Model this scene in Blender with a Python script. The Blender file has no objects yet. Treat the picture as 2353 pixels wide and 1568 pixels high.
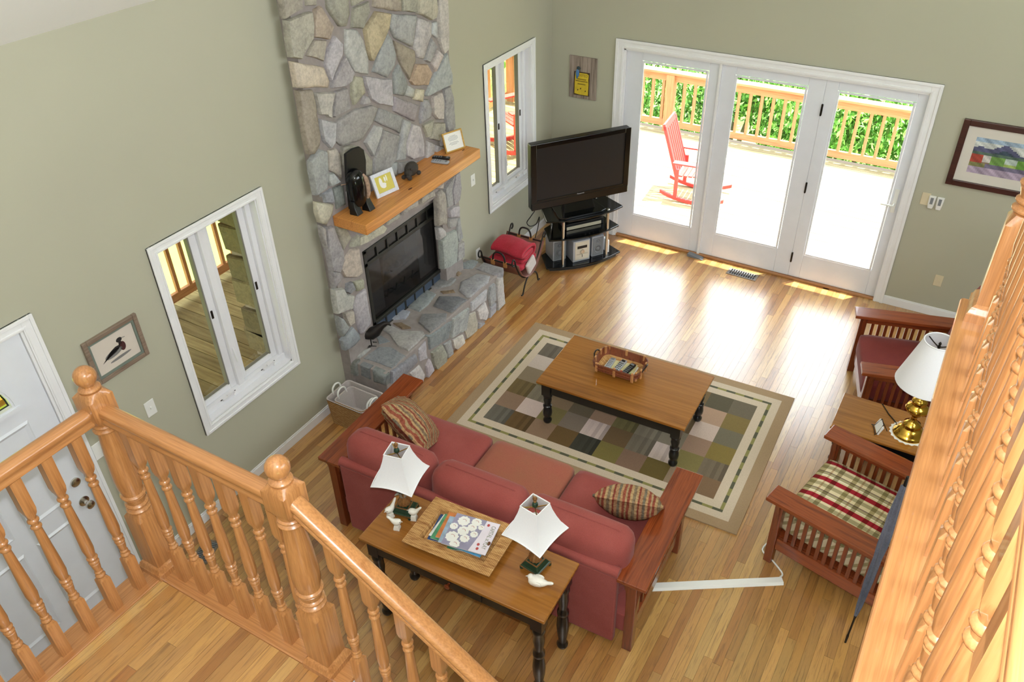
import bpy, bmesh, math, random
from mathutils import Vector, Matrix, Euler

# ------------------------------------------------------------------ camera, world, sun, exposure
sc = bpy.context.scene
COL = sc.collection
W, H, FPX = 2353.0, 1568.0, 1910.5
CAM = Vector((4.074, -7.565, 4.554))
_yaw, _pit, _rol = math.radians(-31.58), math.radians(36.255), math.radians(-1.657)
_f = Vector((math.sin(_yaw) * math.cos(_pit), math.cos(_yaw) * math.cos(_pit), -math.sin(_pit)))
_r = Vector((math.cos(_yaw), -math.sin(_yaw), 0))
_u = _r.cross(_f)
RIGHT = _r * math.cos(_rol) + _u * math.sin(_rol)
UP = -_r * math.sin(_rol) + _u * math.cos(_rol)
FWD = _f
cd = bpy.data.cameras.new('camera')
cd.sensor_fit = 'HORIZONTAL'; cd.sensor_width = 22.3; cd.lens = 22.3 * FPX / W
cd.clip_start = 0.02; cd.clip_end = 200
cam = bpy.data.objects.new('camera', cd); COL.objects.link(cam)
Rm = Matrix((RIGHT, UP, -FWD)).transposed()
cam.matrix_world = Matrix.Translation(CAM) @ Rm.to_4x4()
sc.camera = cam

sc.view_settings.view_transform = 'Standard'
sc.view_settings.look = 'None'
sc.view_settings.gamma = 1
sc.view_settings.use_curve_mapping = False
sc.view_settings.exposure = 0.10

wd = bpy.data.worlds.new('sky'); sc.world = wd; wd.use_nodes = True
bg = wd.node_tree.nodes['Background']
bg.inputs[0].default_value = (0.87, 0.94, 1.0, 1); bg.inputs[1].default_value = 8.5

sl = bpy.data.lights.new('sun', 'SUN'); sl.energy = 30.0; sl.angle = 0.009; sl.color = (1, 0.95, 0.87)
sun = bpy.data.objects.new('sun', sl); COL.objects.link(sun)
SUND = Vector((-0.14, -0.167, -1)).normalized()
sun.rotation_euler = SUND.to_track_quat('-Z', 'Y').to_euler(); sun.location = (3, 4, 12)

fl = bpy.data.lights.new('camera_flash', 'POINT'); fl.energy = 330; fl.shadow_soft_size = 0.025; fl.color = (0.94, 0.97, 1.0)
flo = bpy.data.objects.new('camera_flash', fl); COL.objects.link(flo)
flo.location = CAM + UP * 0.11 - FWD * 0.02

# ------------------------------------------------------------------ helpers
def ray(px, py):
    return FWD + RIGHT * ((px - W / 2) / FPX) - UP * ((py - H / 2) / FPX)
def on(px, py, ax, v):
    d = ray(px, py); i = 'xyz'.index(ax); t = (v - CAM[i]) / d[i]; return CAM + d * t
def project(p):
    d = Vector(p) - CAM; z = d.dot(FWD)
    return (W / 2 + FPX * d.dot(RIGHT) / z, H / 2 - FPX * d.dot(UP) / z, z)

def lin(c):
    o = []
    for x in c[:3]:
        x = x / 255.0
        o.append(x / 12.92 if x <= 0.04045 else ((x + 0.055) / 1.055) ** 2.4)
    return (o[0], o[1], o[2], 1.0)

class NT:
    def __init__(s, name):
        s.m = bpy.data.materials.new(name); s.m.use_nodes = True; s.t = s.m.node_tree
        s.b = s.t.nodes['Principled BSDF']
    def n(s, typ, **k):
        nd = s.t.nodes.new(typ)
        for a, v in k.items(): setattr(nd, a, v)
        return nd
    def l(s, a, b): s.t.links.new(a, b)
    def ramp(s, fac, stops, interp='LINEAR'):
        r = s.n('ShaderNodeValToRGB'); r.color_ramp.interpolation = interp
        e = r.color_ramp.elements
        while len(e) < len(stops): e.new(0.5)
        for i, (p, c) in enumerate(stops):
            e[i].position = p; e[i].color = c if len(c) == 4 else lin(c)
        if fac is not None: s.l(fac, r.inputs[0])
        return r.outputs[0]
    def coord(s, scale=(1, 1, 1), space='Object', rot=(0, 0, 0)):
        tc = s.n('ShaderNodeTexCoord'); mp = s.n('ShaderNodeMapping')
        mp.inputs['Scale'].default_value = scale; mp.inputs['Rotation'].default_value = rot
        if space == 'World':
            g = s.n('ShaderNodeNewGeometry'); s.l(g.outputs['Position'], mp.inputs[0])
        else: s.l(tc.outputs[space], mp.inputs[0])
        return mp.outputs[0]
    def noise(s, vec, scale=5, detail=4, rough=0.55, dist=0):
        n = s.n('ShaderNodeTexNoise'); n.inputs['Scale'].default_value = scale
        n.inputs['Detail'].default_value = detail; n.inputs['Roughness'].default_value = rough
        n.inputs['Distortion'].default_value = dist
        if vec is not None: s.l(vec, n.inputs['Vector'])
        return n.outputs['Fac']
    def mix(s, a, b, fac=0.5, typ='MIX'):
        m = s.n('ShaderNodeMix'); m.data_type = 'RGBA'; m.blend_type = typ
        for sock, v in ((m.inputs[0], fac), (m.inputs[6], a), (m.inputs[7], b)):
            if isinstance(v, (int, float)): sock.default_value = v
            elif isinstance(v, tuple): sock.default_value = v if len(v) == 4 else lin(v)
            else: s.l(v, sock)
        return m.outputs[2]
    def math(s, op, a, b=None):
        m = s.n('ShaderNodeMath'); m.operation = op
        for i, v in enumerate((a, b)):
            if v is None: continue
            if isinstance(v, (int, float)): m.inputs[i].default_value = v
            else: s.l(v, m.inputs[i])
        return m.outputs[0]
    def bump(s, h, strength=0.2, dist=0.01):
        b = s.n('ShaderNodeBump'); b.inputs['Strength'].default_value = strength
        b.inputs['Distance'].default_value = dist; s.l(h, b.inputs['Height']); s.l(b.outputs[0], s.b.inputs['Normal'])
    def done(s, col, rough=0.5, metal=0.0, spec=0.5, coat=0.0):
        if isinstance(col, tuple): s.b.inputs['Base Color'].default_value = col if len(col) == 4 else lin(col)
        else: s.l(col, s.b.inputs['Base Color'])
        if isinstance(rough, (int, float)): s.b.inputs['Roughness'].default_value = rough
        else: s.l(rough, s.b.inputs['Roughness'])
        s.b.inputs['Metallic'].default_value = metal
        s.b.inputs['Specular IOR Level'].default_value = spec
        s.b.inputs['Coat Weight'].default_value = coat
        return s.m

def plain(name, c, rough=0.5, metal=0.0, spec=0.5, var=0.06, scale=8, bump=0.0, coat=0.0):
    t = NT(name); v = t.coord(); f = t.noise(v, scale, 3)
    a = lin(c); lo = tuple(max(0, x * (1 - var)) for x in a[:3]) + (1,); hi = tuple(min(1, x * (1 + var)) for x in a[:3]) + (1,)
    if bump: t.bump(t.noise(v, scale * 12, 4), bump, 0.004)
    return t.done(t.ramp(f, [(0.3, lo), (0.7, hi)]), rough, metal, spec, coat)

def wood(name, light, dark, axis='x', rough=0.35, scale=1.0, coat=0.2, space='Object', spec=0.5):
    t = NT(name); s = [9 * scale] * 3; s['xyz'.index(axis)] = 0.7 * scale
    v = t.coord(tuple(s), space)
    f = t.noise(v, 2.2, 5, 0.6, 1.2); s2 = [90 * scale] * 3; s2['xyz'.index(axis)] = 2.5 * scale
    g = t.noise(t.coord(tuple(s2), space), 1.6, 3, 0.6)
    c = t.ramp(f, [(0.28, dark), (0.5, light), (0.72, tuple(0.82 * a + 0.18 * b for a, b in zip(light, dark)))])
    c = t.mix(c, t.ramp(g, [(0.35, (170, 152, 136)), (0.62, (255, 255, 255))]), 0.4, 'MULTIPLY')
    t.bump(g, 0.05, 0.002)
    return t.done(c, rough, 0, spec, coat)

def attr_wood(name, rough=0.3, axis='y', space='World'):
    t = NT(name); a = t.n('ShaderNodeAttribute'); a.attribute_name = 'tone'
    s = [26, 26, 26]; s['xyz'.index(axis)] = 1.6
    v = t.coord(tuple(s), space)
    off = t.n('ShaderNodeVectorMath'); off.operation = 'ADD'; sc2 = t.n('ShaderNodeVectorMath'); sc2.operation = 'SCALE'
    t.l(a.outputs['Color'], sc2.inputs[0]); sc2.inputs['Scale'].default_value = 37.0
    t.l(v, off.inputs[0]); t.l(sc2.outputs[0], off.inputs[1])
    f = t.noise(off.outputs[0], 1.5, 6, 0.62, 2.2)
    c = t.mix(a.outputs['Color'], t.ramp(f, [(0.3, (150, 118, 88)), (0.52, (255, 250, 242)), (0.75, (225, 205, 180))]), 0.75, 'MULTIPLY')
    t.bump(f, 0.03, 0.002)
    m = t.done(c, rough, 0, 0.7, 1.0); t.b.inputs['Coat Roughness'].default_value = 0.3; t.b.inputs['Coat IOR'].default_value = 1.65; return m

def attr_mat(name, rough=0.8, fuzz=0.25, scale=60, spec=0.3):
    t = NT(name); a = t.n('ShaderNodeAttribute'); a.attribute_name = 'tone'
    f = t.noise(t.coord((1, 1, 1)), scale, 4)
    c = t.mix(a.outputs['Color'], t.ramp(f, [(0.25, (150, 150, 150)), (0.7, (255, 255, 255))]), fuzz, 'MULTIPLY')
    return t.done(c, rough, 0, spec)

# ---- mesh builder
class MB:
    def __init__(s): s.v = []; s.f = []; s.c = []
    def add(s, vs, fs, M=None, col=None):
        o = len(s.v)
        for p in vs:
            p = Vector(p); s.v.append(M @ p if M is not None else p)
        for f in fs: s.f.append([i + o for i in f]); s.c.append(col)
        return s
    def box(s, x0, y0, z0, x1, y1, z1, M=None, col=None):
        vs = [(x, y, z) for z in (z0, z1) for y in (y0, y1) for x in (x0, x1)]
        return s.add(vs, [(0, 2, 3, 1), (4, 5, 7, 6), (0, 1, 5, 4), (2, 6, 7, 3), (0, 4, 6, 2), (1, 3, 7, 5)], M, col)
    def cb(s, c, d, M=None, col=None):
        return s.box(c[0] - d[0] / 2, c[1] - d[1] / 2, c[2] - d[2] / 2, c[0] + d[0] / 2, c[1] + d[1] / 2, c[2] + d[2] / 2, M, col)
    def loft(s, rings, M=None, caps=True, closed=False, col=None):
        n = len(rings[0]); vs = [p for r in rings for p in r]; fs = []
        m = len(rings)
        for i in range(m - (0 if closed else 1)):
            for j in range(n):
                a = i * n + j; b = i * n + (j + 1) % n; i2 = (i + 1) % m
                fs.append((a, b, i2 * n + (j + 1) % n, i2 * n + j))
        if caps and not closed: fs.append(tuple(range(n - 1, -1, -1))); fs.append(tuple(range((m - 1) * n, m * n)))
        return s.add(vs, fs, M, col)
    def lathe(s, prof, seg=16, M=None, col=None):
        rings = [[(max(r, 1e-4) * math.cos(2 * math.pi * k / seg), max(r, 1e-4) * math.sin(2 * math.pi * k / seg), z) for k in range(seg)] for r, z in prof]
        return s.loft(rings, M, True, False, col)
    def tube(s, path, r, seg=8, M=None, closed=False, col=None):
        P = [Vector(p) for p in path]; n = len(P); rings = []
        up = None
        for i in range(n):
            if closed: t = P[(i + 1) % n] - P[i - 1]
            else: t = P[min(i + 1, n - 1)] - P[max(i - 1, 0)]
            t.normalize()
            if up is None:
                up = Vector((0, 0, 1)) if abs(t.z) < 0.9 else Vector((1, 0, 0))
            a = t.cross(up); 
            if a.length < 1e-5: a = t.orthogonal()
            a.normalize(); b = a.cross(t); up = b
            rr = r[i] if isinstance(r, (list, tuple)) else r
            rings.append([P[i] + a * (rr * math.cos(2 * math.pi * k / seg)) - b * (rr * math.sin(2 * math.pi * k / seg)) for k in range(seg)])
        return s.loft(rings, M, True, closed, col)
    def prism(s, poly, z0, z1, M=None, col=None, inset=0.0):
        # poly in local xy, extruded along z
        n = len(poly)
        if inset:
            cx = sum(p[0] for p in poly) / n; cy = sum(p[1] for p in poly) / n
            top = []
            for x, y in poly:
                d = math.hypot(x - cx, y - cy) or 1; k = max(0.3, (d - inset) / d); top.append((cx + (x - cx) * k, cy + (y - cy) * k, z1))
            rings = [[(x, y, z0) for x, y in poly], [(x, y, z1 - (z1 - z0) * 0.3) for x, y in poly], top]
        else: rings = [[(x, y, z0) for x, y in poly], [(x, y, z1) for x, y in poly]]
        return s.loft(rings, M, True, False, col)
    def sphere(s, c, r, seg=14, rings=9, M=None, sc3=(1, 1, 1), col=None):
        R = []
        for i in range(rings + 1):
            a = -math.pi / 2 + math.pi * i / rings
            R.append([(c[0] + sc3[0] * r * max(math.cos(a), 1e-3) * math.cos(2 * math.pi * k / seg), c[1] + sc3[1] * r * max(math.cos(a), 1e-3) * math.sin(2 * math.pi * k / seg), c[2] + sc3[2] * r * math.sin(a)) for k in range(seg)])
        return s.loft(R, M, True, False, col)
    def mesh(s, name, smooth=None):
        me = bpy.data.meshes.new(name); me.from_pydata([tuple(v) for v in s.v], [], s.f)
        bm = bmesh.new(); bm.from_mesh(me); bmesh.ops.recalc_face_normals(bm, faces=bm.faces)
        if smooth is not None:
            lim = math.radians(smooth)
            for f in bm.faces: f.smooth = True
            for e in bm.edges:
                if len(e.link_faces) == 2 and e.calc_face_angle(0) > lim: e.smooth = False
        bm.to_mesh(me); bm.free()
        if any(c is not None for c in s.c):
            at = me.attributes.new('tone', 'FLOAT_COLOR', 'FACE')
            for i, c in enumerate(s.c):
                at.data[i].color = (c if len(c) == 4 else lin(c)) if c is not None else (1, 1, 1, 1)
        return me
    def build(s, name, m, parent=None, loc=(0, 0, 0), rz=0.0, smooth=None, bevel=0.0, sub=0):
        me = s.mesh(name, smooth); o = bpy.data.objects.new(name, me); COL.objects.link(o)
        if m: me.materials.append(m)
        o.location = loc; o.rotation_euler = (0, 0, rz)
        if parent: o.parent = parent
        if bevel:
            b = o.modifiers.new('bevel', 'BEVEL'); b.width = bevel; b.segments = 2; b.limit_method = 'ANGLE'; b.angle_limit = math.radians(40)
        if sub:
            b = o.modifiers.new('sub', 'SUBSURF'); b.levels = sub; b.render_levels = sub
        return o

def rbox(sx, sy, sz, r, cuts=6, puff=0.0, pinch=0.0):
    bm = bmesh.new(); bmesh.ops.create_cube(bm, size=2.0)
    bmesh.ops.subdivide_edges(bm, edges=bm.edges[:], cuts=cuts, use_grid_fill=True)
    for v in bm.verts:
        u = v.co.copy(); h = Vector((sx / 2, sy / 2, sz / 2)); p = Vector((u.x * h.x, u.y * h.y, u.z * h.z))
        q = Vector([max(-(h[i] - r), min(h[i] - r, p[i])) for i in range(3)]); d = p - q
        if d.length > 1e-6: p = q + d.normalized() * r
        k = (1 - min(1, abs(u.x)) ** 2) * (1 - min(1, abs(u.y)) ** 2)
        p.z += (1 if u.z > 0 else -1) * puff * k * abs(u.z)
        if pinch: p.z *= 1 - pinch * (max(abs(u.x), abs(u.y)) ** 3)
        v.co = p
    vs = [v.co.copy() for v in bm.verts]; fs = [[v.index for v in f.verts] for f in bm.faces]; bm.free()
    return vs, fs

def cr(P, n=5):
    P = [Vector(p) for p in P]; out = []
    for i in range(len(P) - 1):
        a = P[max(i - 1, 0)]; b = P[i]; c = P[i + 1]; d = P[min(i + 2, len(P) - 1)]
        for k in range(n):
            t = k / n; out.append(.5 * ((2 * b) + (c - a) * t + (2 * a - 5 * b + 4 * c - d) * t * t + (3 * b - a - 3 * c + d) * t ** 3))
    out.append(P[-1]); return out
def empty(name, loc=(0, 0, 0), rz=0.0):
    o = bpy.data.objects.new(name, None); COL.objects.link(o); o.location = loc; o.rotation_euler = (0, 0, rz); o.empty_display_size = 0.1
    return o
def tag(o, label=None, cat=None, group=None, kind=None):
    if label: o['label'] = label
    if cat: o['category'] = cat
    if group: o['group'] = group
    if kind: o['kind'] = kind
    return o
def copy_tree(o, parent=None):
    c = o.copy(); COL.objects.link(c); c.parent = parent
    for ch in list(o.children): copy_tree(ch, c)
    return c
def text_mesh(body, size, M, name, mat, parent, depth=0.0004, align='CENTER', squeeze=1.0):
    cu = bpy.data.curves.new('t', 'FONT'); cu.body = body; cu.size = size; cu.align_x = align; cu.align_y = 'CENTER'; cu.extrude = depth; cu.resolution_u = 2
    ob = bpy.data.objects.new('t', cu); COL.objects.link(ob)
    bpy.context.view_layer.update()
    me = bpy.data.meshes.new_from_object(ob.evaluated_get(bpy.context.evaluated_depsgraph_get()))
    bpy.data.objects.remove(ob); bpy.data.curves.remove(cu)
    me.transform(M @ Matrix.Diagonal((squeeze, 1, 1, 1)))
    o = bpy.data.objects.new(name, me); COL.objects.link(o); me.materials.clear(); me.materials.append(mat); o.parent = parent
    return o
def arc(cx, cy, r, a0, a1, n): return [(cx + r * math.cos(math.radians(a0 + (a1 - a0) * i / n)), cy + r * math.sin(math.radians(a0 + (a1 - a0) * i / n))) for i in range(n + 1)]
T = Matrix.Translation
def RZ(a): return Matrix.Rotation(a, 4, 'Z')
def RX(a): return Matrix.Rotation(a, 4, 'X')
def RY(a): return Matrix.Rotation(a, 4, 'Y')
R = random.Random(7)

# ------------------------------------------------------------------ materials
MT = {}
def wallpaint(name, c):
    t = NT(name); v = t.coord((1, 1, 1), 'World'); f = t.noise(v, 1.2, 2)
    a = lin(c); t.bump(t.noise(v, 160, 3), 0.06, 0.002)
    return t.done(t.ramp(f, [(0.3, tuple(x * .97 for x in a[:3]) + (1,)), (0.7, a)]), 0.75, 0, 0.25)
MT['wall'] = wallpaint('sage_wall_paint', (178, 176, 157))  # cedar's own tones for upright and lengthwise grain
MT['ceil'] = wallpaint('white_ceiling_paint', (238, 238, 236))
MT['trim'] = plain('white_trim_paint', (232, 232, 234), 0.35, var=0.02)
MT['door'] = plain('white_door_paint', (222, 225, 232), 0.35, var=0.02)
MT['vinyl'] = plain('white_vinyl', (228, 228, 232), 0.4, var=0.02)
MT['weather'] = plain('grey_weatherstrip', (120, 118, 108), 0.7)
MT['darkmetal'] = plain('dark_bronze_metal', (52, 46, 40), 0.35, 0.8)
MT['chrome'] = plain('brushed_chrome', (205, 200, 190), 0.22, 1.0, var=0.02)
MT['brass'] = plain('polished_brass', (205, 165, 70), 0.16, 1.0, var=0.03)  # grass's own green, varied by noise
MT['iron'] = plain('black_wrought_iron', (42, 38, 36), 0.5, 0.5, bump=0.1)
MT['black'] = plain('black_plastic', (13, 13, 14), 0.35, var=0.1)
MT['blackgloss'] = plain('glossy_black', (7, 8, 10), 0.12, var=0.1)
MT['screen'] = plain('dark_screen', (20, 21, 25), 0.35, var=0.03)
MT['blackpaint'] = plain('black_furniture_paint', (13, 16, 19), 0.28, var=0.15, coat=0.3)
MT['silver'] = plain('silver_plastic', (172, 176, 184), 0.35, 0.3, var=0.03)
MT['grey'] = plain('grey_plastic', (120, 124, 130), 0.5)
MT['white'] = plain('white_plastic', (228, 228, 224), 0.45, var=0.02)
MT['almond'] = plain('almond_plastic', (212, 200, 170), 0.45, var=0.02)
MT['paper'] = plain('white_paper', (232, 232, 228), 0.8, var=0.03)
MT['ceramic'] = plain('white_ceramic', (235, 232, 222), 0.35, var=0.06, scale=40, coat=0.3)
MT['shade'] = plain('white_lampshade_cloth', (236, 236, 240), 0.85, var=0.02, scale=200)
MT['oakz'] = wood('honey_oak_upright', (188, 132, 82), (166, 110, 64), 'z', 0.28, 1.0, 0.45)
MT['oakx'] = wood('honey_oak_along_x', (188, 132, 82), (166, 110, 64), 'x', 0.28, 1.0, 0.45)
MT['oaky'] = wood('honey_oak_along_y', (188, 132, 82), (166, 110, 64), 'y', 0.28, 1.0, 0.45)
MT['cherryx'] = wood('cherry_wood_along_x', (132, 60, 28), (92, 38, 18), 'x', 0.26, 1.0, 0.4)
MT['cherryy'] = wood('cherry_wood_along_y', (142, 68, 32), (100, 42, 20), 'y', 0.26, 1.0, 0.4)
MT['cherryz'] = wood('cherry_wood_upright', (125, 58, 26), (80, 32, 14), 'z', 0.3, 1.0, 0.3)
MT['top'] = wood('golden_tabletop', (162, 106, 44), (138, 84, 30), 'x', 0.25, 0.35, 0.4)
MT['mantel'] = wood('pine_mantel_beam', (218, 150, 78), (190, 118, 52), 'y', 0.4, 0.7, 0.2)
MT['plank'] = attr_wood('oak_floor_plank', 0.3)
MT['subfloor'] = plain('dark_subfloor', (70, 45, 25), 0.8)
def stonemat(name):
    t = NT(name); a = t.n('ShaderNodeAttribute'); a.attribute_name = 'tone'
    v = t.coord((1, 1, 1), 'World'); f = t.noise(v, 9, 6, 0.65, 0.6); g = t.noise(v, 45, 5, 0.7)
    c = t.mix(a.outputs['Color'], t.ramp(f, [(0.25, (178, 176, 178)), (0.5, (238, 234, 230)), (0.75, (255, 252, 246))]), 0.8, 'MULTIPLY')
    c = t.mix(c, t.ramp(g, [(0.3, (150, 150, 150)), (0.6, (255, 255, 255))]), 0.45, 'MULTIPLY')
    hh = t.math('ADD', f, t.math('MULTIPLY', g, 0.5)); t.bump(hh, 0.5, 0.012)
    return t.done(c, 0.75, 0, 0.3)
MT['stone'] = stonemat('field_stone')
MT['mortar'] = plain('grey_mortar', (150, 141, 138), 0.9, var=0.1, scale=20, bump=0.4)
MT['rosefab'] = None
def fabric(name, c, c2, scale=300, rough=0.95, sheen=0.12):
    t = NT(name); v = t.coord(); f = t.noise(v, 4, 3); g = t.noise(v, scale, 2)
    col = t.ramp(f, [(0.3, c), (0.7, c2)]); col = t.mix(col, t.ramp(g, [(0.3, (185, 185, 185)), (0.7, (255, 255, 255))]), 0.5, 'MULTIPLY')
    t.bump(g, 0.15, 0.002); m = t.done(col, rough, 0, 0.2)
    t.b.inputs['Sheen Weight'].default_value = sheen; t.b.inputs['Sheen Roughness'].default_value = 0.4
    return m
MT['rose'] = fabric('rose_velvet', (154, 76, 70), (166, 88, 82))
MT['rosefaded'] = fabric('sun_faded_rose_velvet', (164, 104, 80), (170, 96, 80))
MT['rosedark'] = fabric('dark_rose_upholstery', (118, 48, 44), (130, 56, 50))
MT['redblanket'] = fabric('red_fleece', (172, 42, 56), (194, 62, 78), 120)
MT['linen'] = fabric('pale_linen', (196, 186, 182), (206, 198, 194), 250)
MT['leather'] = plain('brown_leather', (126, 78, 66), 0.55, bump=0.15)
MT['tan'] = plain('tan_leather', (176, 122, 70), 0.6)
def glass(name, tint=(1, 1, 1), rough=0.0):
    m = bpy.data.materials.new(name); m.use_nodes = True; t = m.node_tree; t.nodes.remove(t.nodes['Principled BSDF'])
    o = t.nodes['Material Output']; tr = t.nodes.new('ShaderNodeBsdfTransparent'); gl = t.nodes.new('ShaderNodeBsdfGlossy')
    fr = t.nodes.new('ShaderNodeFresnel'); fr.inputs[0].default_value = 1.45; mx = t.nodes.new('ShaderNodeMixShader')
    tr.inputs[0].default_value = (*tint, 1); gl.inputs['Roughness'].default_value = rough
    ge = t.nodes.new('ShaderNodeNewGeometry'); iv = t.nodes.new('ShaderNodeMath'); iv.operation = 'SUBTRACT'; iv.inputs[0].default_value = 1.0; t.links.new(ge.outputs['Backfacing'], iv.inputs[1])
    ml = t.nodes.new('ShaderNodeMath'); ml.operation = 'MULTIPLY'; t.links.new(fr.outputs[0], ml.inputs[0]); t.links.new(iv.outputs[0], ml.inputs[1])
    t.links.new(ml.outputs[0], mx.inputs[0]); t.links.new(tr.outputs[0], mx.inputs[1]); t.links.new(gl.outputs[0], mx.inputs[2]); t.links.new(mx.outputs[0], o.inputs[0])
    return m
MT['glass'] = glass('window_glass', (0.97, 0.98, 0.97))
MT['winglass'] = glass('shade_tinted_window_glass', (0.80, 0.78, 0.66))  # olive tint darkens the view, standing in for porch shade outside
MT['smokeglass'] = glass('smoked_fireplace_glass', (0.62, 0.62, 0.62), 0.05)
# ------------------------------------------------------------------ structure: shell
SLOPE = 0.75
def struct(mb, name, m, parent=None, **k):
    o = mb.build(name, m, parent, **k)
    if not parent: o['kind'] = 'structure'
    return o
# left wall with openings (x from -0.15 to 0)
def holes_wall(mb, a0, a1, z1, holes, put):
    # holes: (a,b,z0,z1) sorted by a
    cur = a0
    for a, b, h0, h1 in holes:
        put(mb, cur, a, 0 - 0.1, z1)
        if h0 > -0.1: put(mb, a, b, -0.1, h0)
        put(mb, a, b, h1, z1)
        cur = b
    put(mb, cur, a1, -0.1, z1)
WY = (-4.968, -4.145); WZ = (0.735, 2.105); DY2 = 3.716
mb = MB()
holes_wall(mb, -9.0, 0.15, 3.43, [(-6.765, -5.845, -0.1, 2.085), (WY[0], WY[1], *WZ), (-3.24, -2.15, 0.38, 1.24), (WY[0] + DY2, WY[1] + DY2, *WZ)],
           lambda m, a, b, z0, z1: m.box(-0.15, a, z0, 0, b, z1))
wall_left = struct(mb, 'wall_left', MT['wall'])
mb = MB()
holes_wall(mb, 0.0, 7.0, 2.3, [(0.80, 3.605, -0.1, 2.055)], lambda m, a, b, z0, z1: m.box(a, 0, z0, b, 0.15, z1))
Mxz = Matrix(((1, 0, 0, 0), (0, 0, -1, 0), (0, 1, 0, 0), (0, 0, 0, 1)))   # local xy -> world xz
mb.prism([(0, 2.3), (7, 2.3), (7, 3.43 + SLOPE * 7), (0, 3.43)], -0.15, 0.0, Mxz)
wall_back = struct(mb, 'wall_back', MT['wall'])
mb = MB(); holes_wall(mb, -9.0, 0.15, 8.7, [(-7.0, -1.8, 3.6, 5.3)], lambda m, a, b, z0, z1: m.box(7.0, a, z0, 7.15, b, z1))  # opening invented to let sky light reach the left wall
wall_right = struct(mb, 'wall_right', MT['wall'])
mb = MB(); holes_wall(mb, 0.0, 7.0, 3.43, [(4.4, 6.4, 0.8, 2.0)], lambda m, a, b, z0, z1: m.box(a, -9.15, z0, b, -9.0, z1)); mb.prism([(0, 3.43), (7, 3.43), (7, 3.43 + SLOPE * 7), ], 9.0, 9.15, Mxz)  # window opening invented as a source of ambient light
wall_near = struct(mb, 'wall_near', MT['wall'])
mb = MB()
def cz(x): return 3.43 + SLOPE * x
mb.loft([[(-0.9, -9, cz(-0.9)), (7.15, -9, cz(7.15)), (7.15, -9, cz(7.15) + .15), (-0.9, -9, cz(-0.9) + .15)],
         [(-0.9, 0.32, cz(-0.9)), (7.15, 0.32, cz(7.15)), (7.15, 0.32, cz(7.15) + .15), (-0.9, 0.32, cz(-0.9) + .15)]])
ceiling = struct(mb, 'ceiling', MT['ceil'])
mb = MB(); mb.box(0.3, 0.15, 2.55, 4.1, 0.305, 2.62); struct(mb, 'added_sun_canopy', MT['trim'], bevel=0.005)  # unseen canopy added to cut the sun patches on the floor

# ---- floor and its oak planks
mb = MB(); mb.box(-0.02, -8.9, -0.10, 7.0, 0.12, -0.019); floor = struct(mb, 'floor', MT['subfloor'])
TONES = [(208, 162, 108), (204, 156, 100), (198, 148, 92), (192, 140, 86), (214, 172, 120), (186, 130, 78), (202, 152, 100), (206, 158, 106), (176, 120, 70)]
def tone():
    c = R.choice(TONES); k = R.uniform(0.82, 0.94)
    return (min(255, c[0] * k * 1.01), min(255, c[1] * k), c[2] * k * .86)
boards = []; PWID = 0.0572
x = 0.0
while x < 6.9:
    y = -8.2 - R.uniform(0, 1.0)
    while y < 0.1:
        L = R.choice([0.45, 0.6, 0.75, 0.95, 1.2, 1.45]) * R.uniform(0.85, 1.15)
        y2 = min(y + L, 0.1)
        if y2 - y > 0.12 and y2 > -8.2: boards.append((x, max(y, -8.2), y2))
        y = y2
    x += PWID
def hidden(px, py, c):
    if not (-60 < px < W + 60 and -20 < py < H + 60): return True
    d = Vector(c) - CAM
    for z0, x0, x1, y0, y1 in ((1.4, 1.2, 2.45, -9, -6.22), (2.9, 4.15, 9, -9, -4.65)):
        t = (z0 - CAM.z) / d.z; p = CAM + d * t
        if x0 < p.x < x1 and y0 < p.y < y1: return True
    X, Y = c[0], c[1]
    if 1.0 < X < 3.2 and -3.45 < Y < -1.95: return True
    if 0.95 < X < 2.95 and -4.65 < Y < -3.9: return True
    if X < 0.45 and -3.6 < Y < -1.75: return True
    return False
cand = []
for b in boards:
    c = (b[0] + PWID / 2, (b[1] + b[2]) / 2, 0); p = project(c)
    cand.append((p[2] if not hidden(p[0], p[1], c) else 99 + abs(p[2]), b))
cand.sort(key=lambda t: t[0])
def plankgeo(mb, b, z1=0.0, th=0.018):
    mb.box(b[0] + .0005, b[1] + .0005, z1 - th, b[0] + PWID - .0005, b[2] - .0005, z1, None, tone())
rest = MB()
for i, (dd, b) in enumerate(cand):
    if i < 290 and dd < 99:
        m_ = MB(); plankgeo(m_, b); m_.build('floor_plank', MT['plank'], floor)
    else: plankgeo(rest, b)
o = rest.build('floor_planks', MT['plank'], floor); o['kind'] = 'stuff'

# ---- baseboards
def baseboard(name, a, b, axis):
    m_ = MB()
    if axis == 'y': m_.box(0.0, a, 0, 0.013, b, 0.078); m_.box(0.0, a, 0.078, 0.008, b, 0.092)
    else: m_.box(a, -0.013, 0, b, 0.0, 0.078); m_.box(a, -0.008, 0.078, b, 0, 0.092)
    return struct(m_, name, MT['trim'], bevel=0.003)
baseboard('baseboard_left', -5.775, -3.72, 'y'); baseboard('baseboard_left', -1.93, 0.0, 'y')
baseboard('baseboard_back', 0.013, 0.715, 'x'); baseboard('baseboard_back', 3.645, 6.99, 'x')

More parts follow.
